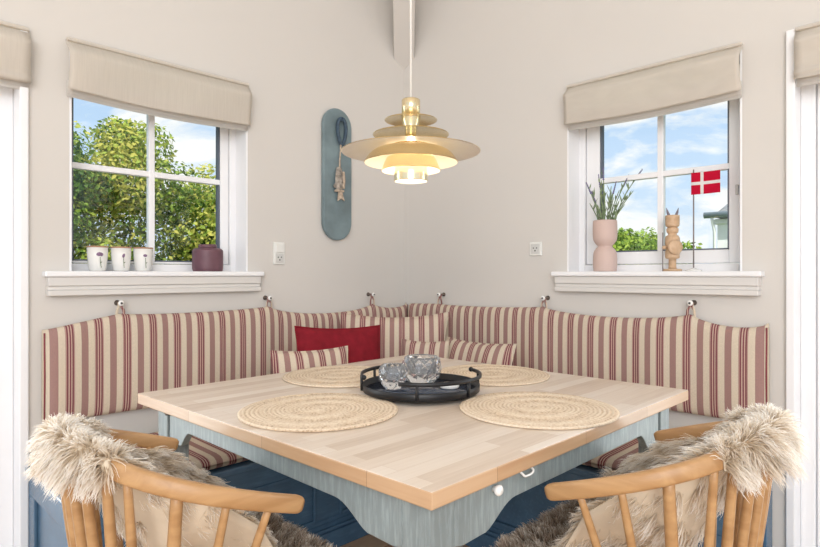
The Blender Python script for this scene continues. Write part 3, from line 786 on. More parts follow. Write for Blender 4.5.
# ------------------------------------------------------------------ sill objects, left window
def on_cup(mb, r, az, z, w, h, ang=0.0, mi=0, seg=6):
    """little raised decoration patch hugging a cylinder of radius r at azimuth az"""
    vs = [(0, 0, 0)]; 
    for k in range(seg):
        a = 2 * PI * k / seg; dx = w * math.cos(a); dz = h * math.sin(a)
        x2 = dx * math.cos(ang) - dz * math.sin(ang); z2 = dx * math.sin(ang) + dz * math.cos(ang)
        th = az + x2 / r; rr = r + 0.0008
        vs.append((rr * math.cos(th), rr * math.sin(th), z + z2))
    vs[0] = ((r + .0016) * math.cos(az), (r + .0016) * math.sin(az), z)
    mb.add(vs, [(0, k + 1, (k + 1) % seg + 1) for k in range(seg)], mi, True)
SZ = 1.1275
cup0 = None
def cup(label, loc, az, variant):
    root = thing('ceramic_cup', label, 'cup', loc, 0, 'thistle cups on the sill')
    o = [(0.001, 0.0), (0.026, 0.0), (0.030, 0.004), (0.034, 0.03), (0.0365, 0.06), (0.038, 0.094)]
    i = [(0.0345, 0.094), (0.033, 0.06), (0.030, 0.03), (0.026, 0.008), (0.001, 0.008)]
    MB().lathe(o + i, 40).build('body', M['cup'], root)
    MB().lathe([(0.0383, 0.0925), (0.0386, 0.097), (0.0362, 0.0985), (0.034, 0.097), (0.0342, 0.0925)], 40, close=True).build('rim', M['terra'], root)
    s = MB()
    for k in range(7): on_cup(s, 0.0362, az + (0.10 if variant == 0 else 0.04) * (k / 6) ** 2, 0.052 - k * 0.006, 0.0012, 0.0038)
    on_cup(s, 0.0362, az + .09, 0.034, 0.005, 0.0014, 0.7)
    s.build('stem_motif', M['stem'], root)
    h = MB()
    if variant == 0:
        on_cup(h, 0.0368, az - .08, 0.066, 0.011, 0.008, 0.2, 0, 9); on_cup(h, 0.0370, az + .16, 0.064, 0.005, 0.007, -.4, 0, 7)
    elif variant == 1:
        on_cup(h, 0.0368, az, 0.062, 0.005, 0.009, -.3, 0, 8)
    else:
        on_cup(h, 0.0368, az - .04, 0.064, 0.008, 0.006, 0, 0, 9)
    h.build('thistle_motif', M['thistle'], root)
cy = 0.045
for lab, x, v in (('white cup with the wide purple thistle, leftmost on the left sill', -1.663, 0), ('white cup with a slim thistle bud, middle of three on the left sill', -1.575, 1), ('white cup with a small faded thistle, next to the window mullion', -1.488, 2)):
    az = math.atan2(-2.44 - cy, -2.44 - x) + 0.25
    cup(lab, (x, cy, SZ), az, v)
jar = thing('lidded_jar', 'plum coloured lidded jar at the right end of the left sill', 'jar', (-1.205, 0.045, SZ))
MB().lathe(sm([(0.001, 0), (0.058, 0.0), (0.064, 0.006), (0.0665, 0.02), (0.0665, 0.085), (0.063, 0.097), (0.05, 0.104), (0.001, 0.105)], 4), 48).build('body', M['plum'], jar)
MB().lathe([(0.001, 0.1045), (0.039, 0.1045), (0.040, 0.107), (0.040, 0.117), (0.037, 0.121), (0.001, 0.1215)], 40).build('lid', M['plum'], jar)

# ------------------------------------------------------------------ sill objects, right window
vase = MB().lathe(sm([(0.001, 0), (0.044, 0.0), (0.050, 0.010), (0.052, 0.05), (0.048, 0.088), (0.033, 0.108), (0.031, 0.112), (0.034, 0.117), (0.050, 0.140), (0.053, 0.175), (0.052, 0.222), (0.050, 0.226), (0.046, 0.222), (0.046, 0.15), (0.02, 0.13), (0.001, 0.128)], 4), 48)
vz = vase.build('vase', M['pinkvase'], loc=(0.04, -1.236, SZ)); tag(vz, 'blush pink double bulb vase on the right sill', 'vase')
def lavender():
    root = thing('lavender_bunch', 'bunch of lavender stems standing in the pink vase', 'flowers', (0.04, -1.236, SZ))
    rnd = random.Random(11)
    # image right is (0.7,-0.71): spread along that direction mostly
    ux, uy = 0.70, -0.714
    specs = [(-0.03, 0.43, 1), (-0.015, 0.46, 1), (-0.075, 0.40, 1), (-0.05, 0.36, 1), (0.02, 0.38, 0), (0.05, 0.40, 1), (0.075, 0.37, 0), (0.11, 0.43, 1), (0.165, 0.455, 1), (0.095, 0.34, 0), (-0.06, 0.31, 0), (0.03, 0.33, 0), (0.06, 0.31, 0), (-0.02, 0.32, 0), (0.0, 0.36, 0), (0.08, 0.30, 0), (-0.04, 0.29, 0), (0.12, 0.36, 0)]
    for s_, h, bloom in specs:
        dy = rnd.uniform(-.03, .03)
        tip = (ux * s_ + 0.7 * dy, uy * s_ + .7 * dy, h)
        base = (ux * s_ * .15, uy * s_ * .15, 0.14); mid = (tip[0] * .45, tip[1] * .45, 0.14 + (h - .14) * .55)
        path = catmull([base, mid, tip], 6)
        m = MB().tube(path, [0.0022] * (len(path) - 1) + [0.001], 5)
        for q in range(9):
            k = rnd.randint(4, len(path) - 3); p = path[k]; a = rnd.random() * 2 * PI
            ln = rnd.uniform(.025, .05); dr = Vector((math.cos(a) * .5, math.sin(a) * .5, 1.0)).normalized()
            sd = Vector((-math.sin(a), math.cos(a), 0)) * 0.0028
            m.add([p - sd, p + sd, p + dr * ln * .5 + sd * 1.3, p + dr * ln, p + dr * ln * .5 - sd * 1.3], [(0, 1, 2, 3, 4)])
        st = m.build('stem', M['lavstem'], root, fix=False)
        if bloom:
            b = MB(); t = (Vector(path[-1]) - Vector(path[-3])).normalized()
            for q in range(7):
                p = Vector(path[-1]) - t * (0.05 - q * .0085)
                b.lathe([(0.0006, -.005), (0.0042 - q * .0003, -.001), (0.0035 - q * .0003, .003), (0.0006, .006)], 6, mat=Matrix.Translation(p))
            b.build('bloom', M['lavender'], st)
lavender()
def figure():
    root = thing('wooden_figure', 'turned pale wooden guard figurine with horned head on the right sill', 'figurine', (0.04, -1.530, SZ))
    R = 0.0275
    MB().lathe([(0.001, 0), (0.036, 0), (0.037, 0.006), (0.034, 0.010), (0.001, 0.010)], 32).build('base', M['turned'], root)
    body = [(0.001, .01), (0.016, .01), (0.0145, .02), (0.0145, .05), (0.026, .054), (0.028, .058), (0.028, .085), (0.024, .09), (0.026, .10), (0.0285, .112), (0.0285, .136), (0.024, .146), (0.017, .150), (0.017, .156), (0.022, .16), (0.0235, .168), (0.0235, .176), (0.017, .182), (0.001, .182)]
    MB().lathe(body, 32).build('body', M['turned'], root)
    MB().lathe(sm([(0.001, .180), (0.018, .181), (0.026, .188), (0.0275, .200), (0.0275, .222), (0.025, .231), (0.001, .232)], 3), 32).build('head', M['turned'], root)
    dv = Vector((-0.70, -0.70, 0)).normalized(); rt = Vector((0.7, -0.714, 0)).normalized()
    # horns on top
    for s_ in (-1, 1):
        p = [rt * (0.014 * s_) + Vector((0, 0, .228)), rt * (0.020 * s_) + Vector((0, 0, .244)), rt * (0.025 * s_) + Vector((0, 0, .262))]
        MB().tube(p, [0.0065, 0.005, 0.001], 8).build('horn', M['greyhorn'], root)
    # round shield in front, small arm balls, thin staff at the left
    Q = dv.to_track_quat('Z', 'Y').to_matrix().to_4x4()
    MB().lathe([(0.001, .0), (0.029, .0), (0.030, .004), (0.026, .008), (0.012, .011), (0.001, .013)], 28, mat=Matrix.Translation(dv * 0.030 - rt * .003 + Vector((0, 0, .098))) @ Q).build('shield', M['turned'], root)
    for s_ in (-1, 1):
        c = rt * (0.034 * s_) + Vector((0, 0, .098))
        MB().lathe(sm([(0.001, -.009), (0.008, -.005), (0.009, 0), (0.008, .005), (0.001, .009)], 3), 12, mat=Matrix.Translation(c)).build('hand', M['turned'], root)
    c = rt * -0.040
    MB().tube([c + Vector((0, 0, 0.0)), c + Vector((0, 0, .160))], 0.0022, 6).build('staff', M['pole'], root)
figure()
def flag():
    root = thing('table_flag', 'small red and white cross flag on a thin pole, right sill', 'flag', (0.04, -1.613, SZ))
    MB().lathe([(0.001, 0), (0.030, 0), (0.031, .004), (0.012, .009), (0.004, .014), (0.001, .014)], 28).build('base', M['porcelain'], root)
    MB().tube([(0, 0, .01), (0, 0, .41)], 0.0028, 8).build('pole', M['pole'], root)
    W_, H_ = 0.104, 0.088; nx, nz = 37, 28
    a = -PI / 2 + 0.30; ux, uy = math.cos(a), math.sin(a)
    vs = []; fs = []; mi = []
    for j in range(nz + 1):
        for i in range(nx + 1):
            u = W_ * i / nx; wv = 0.006 * math.sin(u * 45) * (i / nx)
            vs.append((ux * (u - .009) - uy * (wv - .004), uy * (u - .009) + ux * (wv - .004), 0.308 + H_ * j / nz + .004 * (i / nx)))
    mb = MB(); mb.add(vs, [], 0)
    for j in range(nz):
        for i in range(nx):
            k = j * (nx + 1) + i; mb.f.append([k, k + 1, k + nx + 2, k + nx + 1]); mb.m.append(1 if (12 <= i < 16 or 12 <= j < 16) else 0); mb.sm.append(True)
    o = mb.build('cloth', [M['flagred'], M['flagwhite']], root, fix=False)
    md = o.modifiers.new('solid', 'SOLIDIFY'); md.thickness = 0.0012
flag()

# ------------------------------------------------------------------ dining table
TX0, TX1, TY0, TY1 = -1.716, -0.508, -1.781, -0.588
table = thing('dining_table', 'square dining table with pale oak top on worn grey blue frame', 'table', (0, 0, 0))
tb = MB(); Z0, Z1 = 0.718, 0.75
tb.box((TX0, TY0, Z0), (TX1, TY1, Z1))
tb.m = [0, 0, 1, 2, 1, 2]
tb.v[3] = (-1.748, TY1, Z0); tb.v[7] = (-1.748, TY1, Z1); tb.v[2] = (TX1 - .02, TY1, Z0); tb.v[6] = (TX1 - .02, TY1, Z1)
top_o = tb.build('tabletop', [M['top'], M['edge'], M['edgeY']], table, 0.003)
FX0, FX1, FY0, FY1 = TX0 + .016, -0.615, TY0 + .02, -0.625
LW = 0.068
for lx in (FX0, FX1 - LW):
    for ly in (FY0, FY1 - LW):
        lg = MB()
        c = Vector((lx + LW / 2, ly + LW / 2, 0)); h = LW / 2; t = 0.026
        vs = [c + Vector((a * t, b * t, 0)) for a, b in ((-1, -1), (1, -1), (1, 1), (-1, 1))] + [c + Vector((a * h, b * h, .58)) for a, b in ((-1, -1), (1, -1), (1, 1), (-1, 1))] + [c + Vector((a * h, b * h, Z0 - .001)) for a, b in ((-1, -1), (1, -1), (1, 1), (-1, 1))]
        fs = [(3, 2, 1, 0), (8, 9, 10, 11)]
        for o_ in (0, 4):
            for k in range(4): fs.append((o_ + k, o_ + (k + 1) % 4, o_ + 4 + (k + 1) % 4, o_ + 4 + k))
        lg.add(vs, fs); lg.build('leg', M['tablepaint'], table, 0.003)
def apron_outline(u0, u1, gap):
    """u0..u1 lower scalloped rail; brackets at both ends"""
    zt, zm, zb = Z0 - .001, 0.662, 0.617
    pts = [(u0, zt), (u0, zb + .006), (u0 + .02, zb), (u0 + .085, zb + .002)]
    for k in range(9):
        a = k / 8; pts.append((u0 + .095 + .10 * a, zb + .002 + (zm - zb - .002) * (0.5 - 0.5 * math.cos(PI * a)) ** 0.7))
    e = u1 - gap
    for k in range(9):
        a = 1 - k / 8; pts.append((e - .075 - .055 * a, zb + (zm - zb) * (0.5 - 0.5 * math.cos(PI * a)) ** 0.6))
    pts += [(e, zb - .002), (e, zt)]
    return pts
MB().prism(apron_outline(FY0 + LW, FY1 - LW, 0.014), 'x', FX0 + .001, FX0 + .023).build('apron', M['tablepaint'], table, 0.002)
MB().prism(apron_outline(FX0 + LW, FX1 - LW, 0.014), 'y', FY0 + .001, FY0 + .023).build('apron', M['tablepaint'], table, 0.002)
MB().prism(apron_outline(FY0 + LW, FY1 - LW, 0.0), 'x', FX1 - .023, FX1 - .001).build('apron', M['tablepaint'], table, 0.002)
MB().prism(apron_outline(FX0 + LW, FX1 - LW, 0.0), 'y', FY1 - .023, FY1 - .001).build('apron', M['tablepaint'], table, 0.002)
R_ = Matrix.Rotation(PI / 2, 4, 'X')
MB().lathe([(0.001, 0), (0.006, 0), (0.006, .004), (0.010, .008), (0.011, .014), (0.007, .018), (0.001, .019)], 16, mat=Matrix.Translation((-1.514, FY0, 0.698)) @ R_).build('knob', M['porcelain'], table)
hk = MB().tube(catmull([(-1.425, FY0 + .001, .712), (-1.425, FY0 - .008, .706), (-1.418, FY0 - .010, .701), (-1.395, FY0 - .010, .701), (-1.386, FY0 - .008, .706), (-1.386, FY0 + .001, .712)], 4), 0.0026, 6)
hk.build('latch_hook', M['porcelain'], table)
MB().tube([(FX0 - .004, FY1 - LW - .022, .70), (FX0 - .006, FY1 - LW - .004, .695), (FX0 - .003, FY1 - LW + .012, .70)], 0.003, 6).build('latch_hook', M['iron'], table)

# placemats
def mat_mesh():
    mb = MB(); seg = 72; prof = [(0.0, 0.0)]
    R = 0.206; n = 16
    pr = []
    for i in range(n * 3):
        r = R * i / (n * 3 - 1); pr.append((r, 0.0075 + 0.0012 * math.cos(i / 3 * 2 * PI)))
    pr += [(R + .004, .005), (R + .003, .001), (0.001, 0.0)]
    mb.lathe(pr, seg); return mb
mats = [('round jute placemat at the left side of the table, nearest the left chair', (-1.500, -1.180)), ('round jute placemat at the right side of the table, nearest the right chair', (-1.075, -1.585)),
        ('round jute placemat behind the tray toward the crimson pillow', (-1.125, -0.815)), ('round jute placemat behind the tray toward the right bench', (-0.735, -1.175))]
m0 = None
for i, (lab, (x, y)) in enumerate(mats):
    if m0 is None:
        m0 = mat_mesh().build('placemat', M['jute'], loc=(x, y, 0.7505)); tag(m0, lab, 'placemat', 'jute placemats'); o = m0
    else:
        o = m0.copy(); COL.objects.link(o); o['label'] = lab; o.location = (x, y, 0.7505)
    o.rotation_euler = (0, 0, i * 1.3)

# tray
TCX, TCY = -1.140, -1.213
TZ = 0.7605
tray = thing('serving_tray', 'round black metal tray with raised rail on the table', 'tray', (TCX, TCY, TZ))
TR = 0.176
MB().lathe([(0.001, 0), (TR, 0), (TR + .003, .003), (TR + .004, .022), (TR + .002, .024), (TR, .022), (TR - .003, .004), (0.001, .004)], 64).build('rim', M['traymetal'], tray)
MB().lathe([(0.001, .0042), (TR - .004, .0042), (TR - .004, .0052), (0.001, .0052)], 64).build('base_plate', M['trayin'], tray)
cam_az = math.atan2(-2.439 - TCY, -2.44 - TCX)
def arc(a0, a1, r, z): return [(r * math.cos(a0 + (a1 - a0) * k / 24), r * math.sin(a0 + (a1 - a0) * k / 24), z) for k in range(25)]
# image-left is az = cam_az - 90deg ... rails: front-right piece and back-left piece
rails = [(cam_az - math.radians(20), cam_az + math.radians(118)), (cam_az + math.radians(180), cam_az + math.radians(292))]
for a0, a1 in rails:
    rl = MB().tube(arc(a0, a1, TR + .006, .050), 0.0052, 8, flat=(0.7, 1.15)).build('rail', M['traymetal'], tray)
    for q in (0.12, 0.5, 0.88):
        a = a0 + (a1 - a0) * q
        MB().tube([((TR + .005) * math.cos(a), (TR + .005) * math.sin(a), .003), ((TR + .006) * math.cos(a), (TR + .006) * math.sin(a), .05)], 0.0045, 8).build('post', M['traymetal'], rl)
    a = a0 if a0 < cam_az + 3 and a0 > cam_az else a1
    MB().lathe(sm([(0.001, -.008), (0.006, -.005), (0.008, 0), (0.006, .005), (0.001, .008)], 3), 12, mat=Matrix.Translation(((TR + .006) * math.cos(a1), (TR + .006) * math.sin(a1), .05))).build('finial', M['traymetal'], rl)

def votive(label, x, y, r, h, seed):
    o = MB().lathe([(0.001, 0.0), (r * .55, 0.0), (r * .78, h * .16), (r * .95, h * .36), (r * 1.0, h * .56), (r * .98, h * .78), (r * .90, h * .95), (r * .80, h),
                    (r * .66, h * .97), (r * .62, h * .7), (r * .5, h * .42), (0.001, h * .36)], 11, twist=0.5, smooth=False).build('crystal_votive', M['crystal'], loc=(x, y, TZ + .0055), rot=(0, 0, seed))
    tag(o, label, 'candle holder', 'cut crystal votives on the tray')
rtv = Vector((0.70, -0.714)); fwv = Vector((0.7145, .6997))
c = Vector((TCX, TCY)) + rtv * -0.086 + fwv * 0.004
votive('small faceted crystal votive at the left of the tray', c.x, c.y, 0.045, 0.072, 0.3)
c = Vector((TCX, TCY)) + rtv * 0.004 + fwv * 0.075
votive('large faceted crystal votive at the back of the tray', c.x, c.y, 0.064, 0.088, 0.9)
c = Vector((TCX, TCY)) + rtv * 0.088 + fwv * 0.005
o = MB().lathe([(0.001, 0), (0.027, 0), (0.030, .004), (0.030, .012), (0.026, .014), (0.001, .012)], 28).build('tealight', M['porcelain'], loc=(c.x, c.y, TZ + .0055)); tag(o, 'low white tealight on the tray beside the large votive', 'candle')

# ------------------------------------------------------------------ chairs
RAIL = [(.13, -.270, .683), (.03, -.272, .718), (-.06, -.252, .750), (-.13, -.195, .776), (-.18, -.1, .800), (-.195, 0, .808), (-.18, .1, .800), (-.13, .195, .776), (-.06, .252, .750), (.03, .272, .718), (.13, .270, .683)]
RP = catmull(RAIL, 10)
def rail_at(y, side_x=None):
    best = None
    for p in RP:
        if side_x is not None:
            if (p.y < 0) != (y < 0): continue
            d_ = abs(p.x - side_x)
        else:
            if p.x > -.1: continue
            d_ = abs(p.y - y)
        if best is None or d_ < best[0]: best = (d_, p)
    return best[1].copy()
SEAT = 0.44
def make_chair(label, loc, rz):
    root = thing('spindle_armchair', label, 'chair', loc, rz, 'beech spindle armchairs')
    n = len(RP)
    rad = [0.0165] * n; rad[0] = rad[-1] = 0.012; rad[1] = rad[-2] = 0.0155
    MB().tube(RP, rad, 14, flat=(0.72, 1.0), up=(0.25, 0, 1)).build('bow_rail', M['chairwood'], root)
    # seat
    out = []
    for k in range(40):
        a = 2 * PI * k / 40
        c, s = math.cos(a), math.sin(a)
        x = 0.055 + (0.225 if c > 0 else 0.235) * math.copysign(abs(c) ** 0.75, c); y = (0.225 if c > 0 else 0.21) * math.copysign(abs(s) ** 0.8, s)
        out.append((x, y))
    MB().prism(out, 'z', SEAT - .032, SEAT).build('seat', M['chairwood'], root, 0.010, seg=3)
    def spin(top, bot, r0, r1, nm='spindle', flat=None):
        top = Vector(top); bot = Vector(bot)
        q = [bot + (top - bot) * k / 8 for k in range(9)]
        rr = [r0 + (r1 - r0) * math.sin(PI * (0.1 + 0.8 * k / 8)) for k in range(9)]
        MB().tube(q, rr, 10, flat=flat, up=(0, 1, 0)).build(nm, M['chairwood'], root)
    for s_ in (-1, 1):
        spin(rail_at(s_, 0.06), (0.01, s_ * .190, SEAT - .01), 0.006, 0.0085)
        spin(rail_at(s_, -0.02), (-0.035, s_ * .182, SEAT - .01), 0.006, 0.0085)
        spin(rail_at(s_, -0.092), (-0.08, s_ * .165, SEAT - .01), 0.0095, 0.0115, 'arm_post')
        spin(rail_at(s_ * .165), (-0.115, s_ * .138, SEAT - .01), 0.006, 0.0085)
    for y in (-.125, -.075, -.025, .025, .075, .125):
        spin(rail_at(y), (-0.150 + abs(y) * .12, y * .82, SEAT - .01), 0.007, 0.0095)
    # legs and stretchers
    ft = {}
    for sx, sy in ((1, -1), (1, 1), (-1, -1), (-1, 1)):
        t_ = Vector((0.055 + sx * .14, sy * .15, SEAT - .03)); b_ = Vector((0.055 + sx * .205, sy * .215, 0.0))
        ft[(sx, sy)] = (t_, b_)
        q = [t_ + (b_ - t_) * k / 8 for k in range(9)]
        MB().tube(q, [0.015, .017, .019, .0195, .019, .0175, .016, .014, .012], 12).build('leg', M['chairwood'], root)
    def lp(k, z): t_, b_ = ft[k]; return t_ + (b_ - t_) * ((t_.z - z) / t_.z)
    for sy in (-1, 1): MB().tube([lp((-1, sy), .2), (lp((-1, sy), .2) + lp((1, sy), .2)) / 2, lp((1, sy), .2)], [.008, .012, .008], 10).build('stretcher', M['chairwood'], root)
    a = (lp((-1, -1), .2) + lp((1, -1), .2)) / 2; b = (lp((-1, 1), .2) + lp((1, 1), .2)) / 2
    MB().tube([a, (a + b) / 2, b], [.007, .011, .007], 10).build('stretcher', M['chairwood'], root)
    return root
CH_L = ((-1.93, -1.255, 0), 0.0); CH_R = ((-1.152, -1.955, 0), PI / 2)
ch = make_chair('beech spindle armchair on the left, facing the table toward the right', *CH_L)
copy_thing(ch, 'beech spindle armchair on the right, facing the table toward the left window', CH_R[0], (0, 0, CH_R[1]))

# ------------------------------------------------------------------ sheepskins
def fleece(name, mat, parent, P, Nn, comb, length, count, width, seed, clump=0.35, droop=0.5, lenvar=0.35, segs=4, wild=0.35, lift=0.8):
    """strands as tapered ribbons; P,Nn,comb arrays (count,3) of roots, normals, lay directions"""
    rng = np.random.default_rng(seed)
    n = len(P)
    # clumps: attach every strand to the nearest of a random subset (grid hash on roots)
    nc = max(10, n // 45); cid = rng.choice(n, nc, replace=False)
    C = P[cid]; near = np.empty(n, int)
    for a in range(0, n, 2000):
        dd = ((P[a:a + 2000, None, :] - C[None]) ** 2).sum(2); near[a:a + 2000] = dd.argmin(1)
    cdir = rng.normal(0, 1, (nc, 3))
    dirv = Nn * lift + comb * 0.75 + cdir[near] * wild + rng.normal(0, 0.16, (n, 3))
    dirv /= np.linalg.norm(dirv, axis=1)[:, None]
    ln = length * (1 + lenvar * (rng.random(n) - 0.5) * 2) * (0.8 + 0.4 * rng.random(nc)[near])
    tone = np.clip(0.45 * rng.random(nc)[near] + 0.55 * rng.random(n), 0, 1)
    # tips
    L = segs + 1
    ts = np.linspace(0, 1, L)
    side = np.cross(dirv, rng.normal(0, 1, (n, 3))); side /= np.linalg.norm(side, axis=1)[:, None]
    tipc = (P[cid] + Nn[cid] * length * .45)[near] + dirv * (ln[:, None] * 0.35)
    wav = rng.random(n) * 6.28
    V = np.empty((n, L, 2, 3), np.float32); AL = np.empty((n, L, 2), np.float32)
    for i, t in enumerate(ts):
        c_ = P + dirv * (ln * t)[:, None] + comb * (ln * 0.35 * t * t)[:, None]
        c_[:, 2] -= droop * ln * t * t * 0.7
        c_ = c_ * (1 - clump * t * t) + (tipc + np.array([0, 0, -droop * length * .5 * t])) * (clump * t * t)
        c_ += side * (np.sin(wav + t * 7) * 0.0025 * t)[:, None]
        w_ = width * (1 - t) ** 0.6 * 0.5 + 0.0001
        V[:, i, 0] = c_ - side * w_; V[:, i, 1] = c_ + side * w_
        AL[:, i, :] = t
    verts = V.reshape(-1, 3)
    base = (np.arange(n) * L * 2)[:, None, None]; k = (np.arange(segs) * 2)[None, :, None]
    quad = np.array([0, 1, 3, 2])[None, None, :]
    F = (base + k + quad).reshape(-1, 4).astype(np.int32)
    me = bpy.data.meshes.new(name)
    me.vertices.add(len(verts)); me.vertices.foreach_set('co', verts.ravel())
    me.loops.add(F.size); me.loops.foreach_set('vertex_index', F.ravel())
    me.polygons.add(len(F)); me.polygons.foreach_set('loop_start', np.arange(0, F.size, 4, dtype=np.int32))
    me.polygons.foreach_set('use_smooth', np.ones(len(F), bool))
    me.update(calc_edges=True)
    a = me.attributes.new('along', 'FLOAT', 'POINT'); a.data.foreach_set('value', AL.ravel())
    a = me.attributes.new('tone', 'FLOAT', 'POINT'); a.data.foreach_set('value', np.repeat(tone, L * 2).astype(np.float32))
    me.materials.append(mat)
    o = bpy.data.objects.new(name, me); COL.objects.link(o); o.parent = parent
    return o

def surface_fleece(root, mat, S, count, length, seed, hide_t=0.004, combv=1.0, part=0, **kw):
    """S(u,v)->(3,) numpy on arrays; fur on the side of du x dv"""
    rng = np.random.default_rng(seed)
    def D(u, v):
        e = 2e-3
        du = (S(u + e, v) - S(u - e, v)) / (2 * e); dv = (S(u, v + e) - S(u, v - e)) / (2 * e)
        nn = np.cross(dv, du); ar = np.linalg.norm(nn, axis=1)
        return du, dv, nn / np.maximum(ar, 1e-9)[:, None], ar
    # area weighted sampling
    m = count * 4
    u = rng.random(m); v = rng.random(m)
    _, _, _, ar = D(u, v)
    idx = rng.choice(m, count, replace=False, p=ar / ar.sum())
    u, v = u[idx], v[idx]
    du, dv, nn, _ = D(u, v)
    cb = dv / np.maximum(np.linalg.norm(dv, axis=1), 1e-9)[:, None] * combv
    if part: cb *= np.clip((v - part) / 0.10, -1, 1)[:, None]
    fleece('fleece', mat, root, S(u, v), nn, cb, length, count, kw.pop('width', 0.0022), seed, **kw)['kind'] = 'stuff'
    # hide
    nu, nv = 36, 60
    U, Vv = np.meshgrid(np.linspace(0, 1, nu + 1), np.linspace(0, 1, nv + 1))
    pts = S(U.ravel(), Vv.ravel())
    fs = []
    for j in range(nv):
        for i in range(nu):
            k = j * (nu + 1) + i; fs.append((k, k + 1, k + nu + 2, k + nu + 1))
    o = MB().add([tuple(p) for p in pts], fs, 0, True).build('hide', M['hide'], root, fix=False)
    md = o.modifiers.new('solid', 'SOLIDIFY'); md.thickness = hide_t; md.offset = 1

RPa = np.array([tuple(p) for p in RP])
rail_s = np.concatenate([[0], np.cumsum(np.linalg.norm(np.diff(RPa, axis=0), axis=1))]); rail_s -= rail_s[-1] / 2
def railP(s): return np.stack([np.interp(s, rail_s, RPa[:, k]) for k in range(3)], 1)
def railN(s):   # horizontal inward normal
    t = railP(s + .01) - railP(s - .01); t[:, 2] = 0; t /= np.linalg.norm(t, axis=1)[:, None]
    return np.stack([t[:, 1], -t[:, 0], np.zeros(len(t))], 1)
# rail runs from y=-.27 to +.27; inward normal must point to +x at the back
def smooth(a): return a * a * (3 - 2 * a)
def back_skin(s0, s1, flap, front, near):
    """fur side is outer/top/inner; v: 0 = outer flap hem, then over the rail, down the inside, forward along the seat"""
    K = np.array([0.0, 0.16, 0.22, 0.28, 0.34, 0.56, 0.78, 1.0])
    def S(u, v):
        u = np.asarray(u, float); v = np.asarray(v, float)
        uu = np.clip(u, -.05, 1.05)
        s = s0 + (s1 - s0) * uu
        p = railP(s); nI = railN(s)
        n = len(u)
        edge = np.sqrt(np.clip(1 - (2 * np.abs(uu - 0.5)) ** 3, 0.15, 1))
        fl = flap * edge
        up = np.array([0, 0, 1.0])
        A = p - nI * 0.018 - up * (fl[:, None] + .0)
        B = p - nI * 0.016 + up * 0.0
        Cc = p - nI * 0.010 + up * 0.019
        Dd = p + nI * 0.010 + up * 0.019
        E = p + nI * 0.024 + up * 0.004
        yi = (uu - .5) * 2; q3 = np.abs(yi) ** 2.6; nr = np.clip(yi * near * 2, 0, 1)
        Fq = np.stack([np.full(n, -0.075) + .055 * q3, yi * .222, 0.585 + .135 * q3], 1)
        G = np.stack([np.full(n, 0.08), yi * .214, 0.525 + (.165 - .05 * nr) * q3], 1)
        Hh = np.stack([front - .05 * (1 - edge) - .05 * nr, yi * .19, SEAT + .030 + (.11 - .09 * nr) * q3], 1)
        keys = [A, B, Cc, Dd, E, Fq, G, Hh]
        out = np.zeros((n, 3))
        vv = np.clip(v, 0, 1)
        for i in range(7):
            m = (vv >= K[i]) & (vv <= K[i + 1])
            q = ((vv - K[i]) / (K[i + 1] - K[i]))[:, None]
            seg = keys[i] * (1 - q) + keys[i + 1] * q
            out[m] = seg[m]
        return out
    return S
def add_skins(loc, rz, s0, s1, lab_back, lab_seat, seed, fl):
    r = thing('sheepskin', lab_back, 'sheepskin', loc, rz, 'cream sheepskins over the chair backs')
    S = back_skin(s0, s1, 0.035, 0.25, 1 if rz > 0.1 else -1)
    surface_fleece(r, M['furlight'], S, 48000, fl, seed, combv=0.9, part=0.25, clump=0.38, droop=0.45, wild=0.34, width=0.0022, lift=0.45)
    r2 = thing('seat_sheepskin', lab_seat, 'sheepskin', loc, rz, 'brown sheepskins on the chair seats')
    def S2(u, v):
        u = np.asarray(u, float); v = np.asarray(v, float)
        x = 0.09 + 0.28 * v; y = (u - .5) * 0.41 * np.sqrt(np.clip(1 - (2 * np.abs(v - .5)) ** 4, .3, 1))
        z = SEAT + 0.040 - 0.9 * np.clip(x - .285, 0, 1) ** 1.2 * 2.0
        return np.stack([x, y, z], 1)
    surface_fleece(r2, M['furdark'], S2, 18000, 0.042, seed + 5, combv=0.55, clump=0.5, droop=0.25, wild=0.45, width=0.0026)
add_skins(*CH_L, -0.155, 0.30, 'cream sheepskin draped over the back of the left chair', 'brown sheepskin lying on the seat of the left chair', 21, 0.032)
add_skins(*CH_R, -0.30, 0.175, 'cream sheepskin draped over the back of the right chair', 'brown sheepskin lying on the seat of the right chair', 31, 0.040)

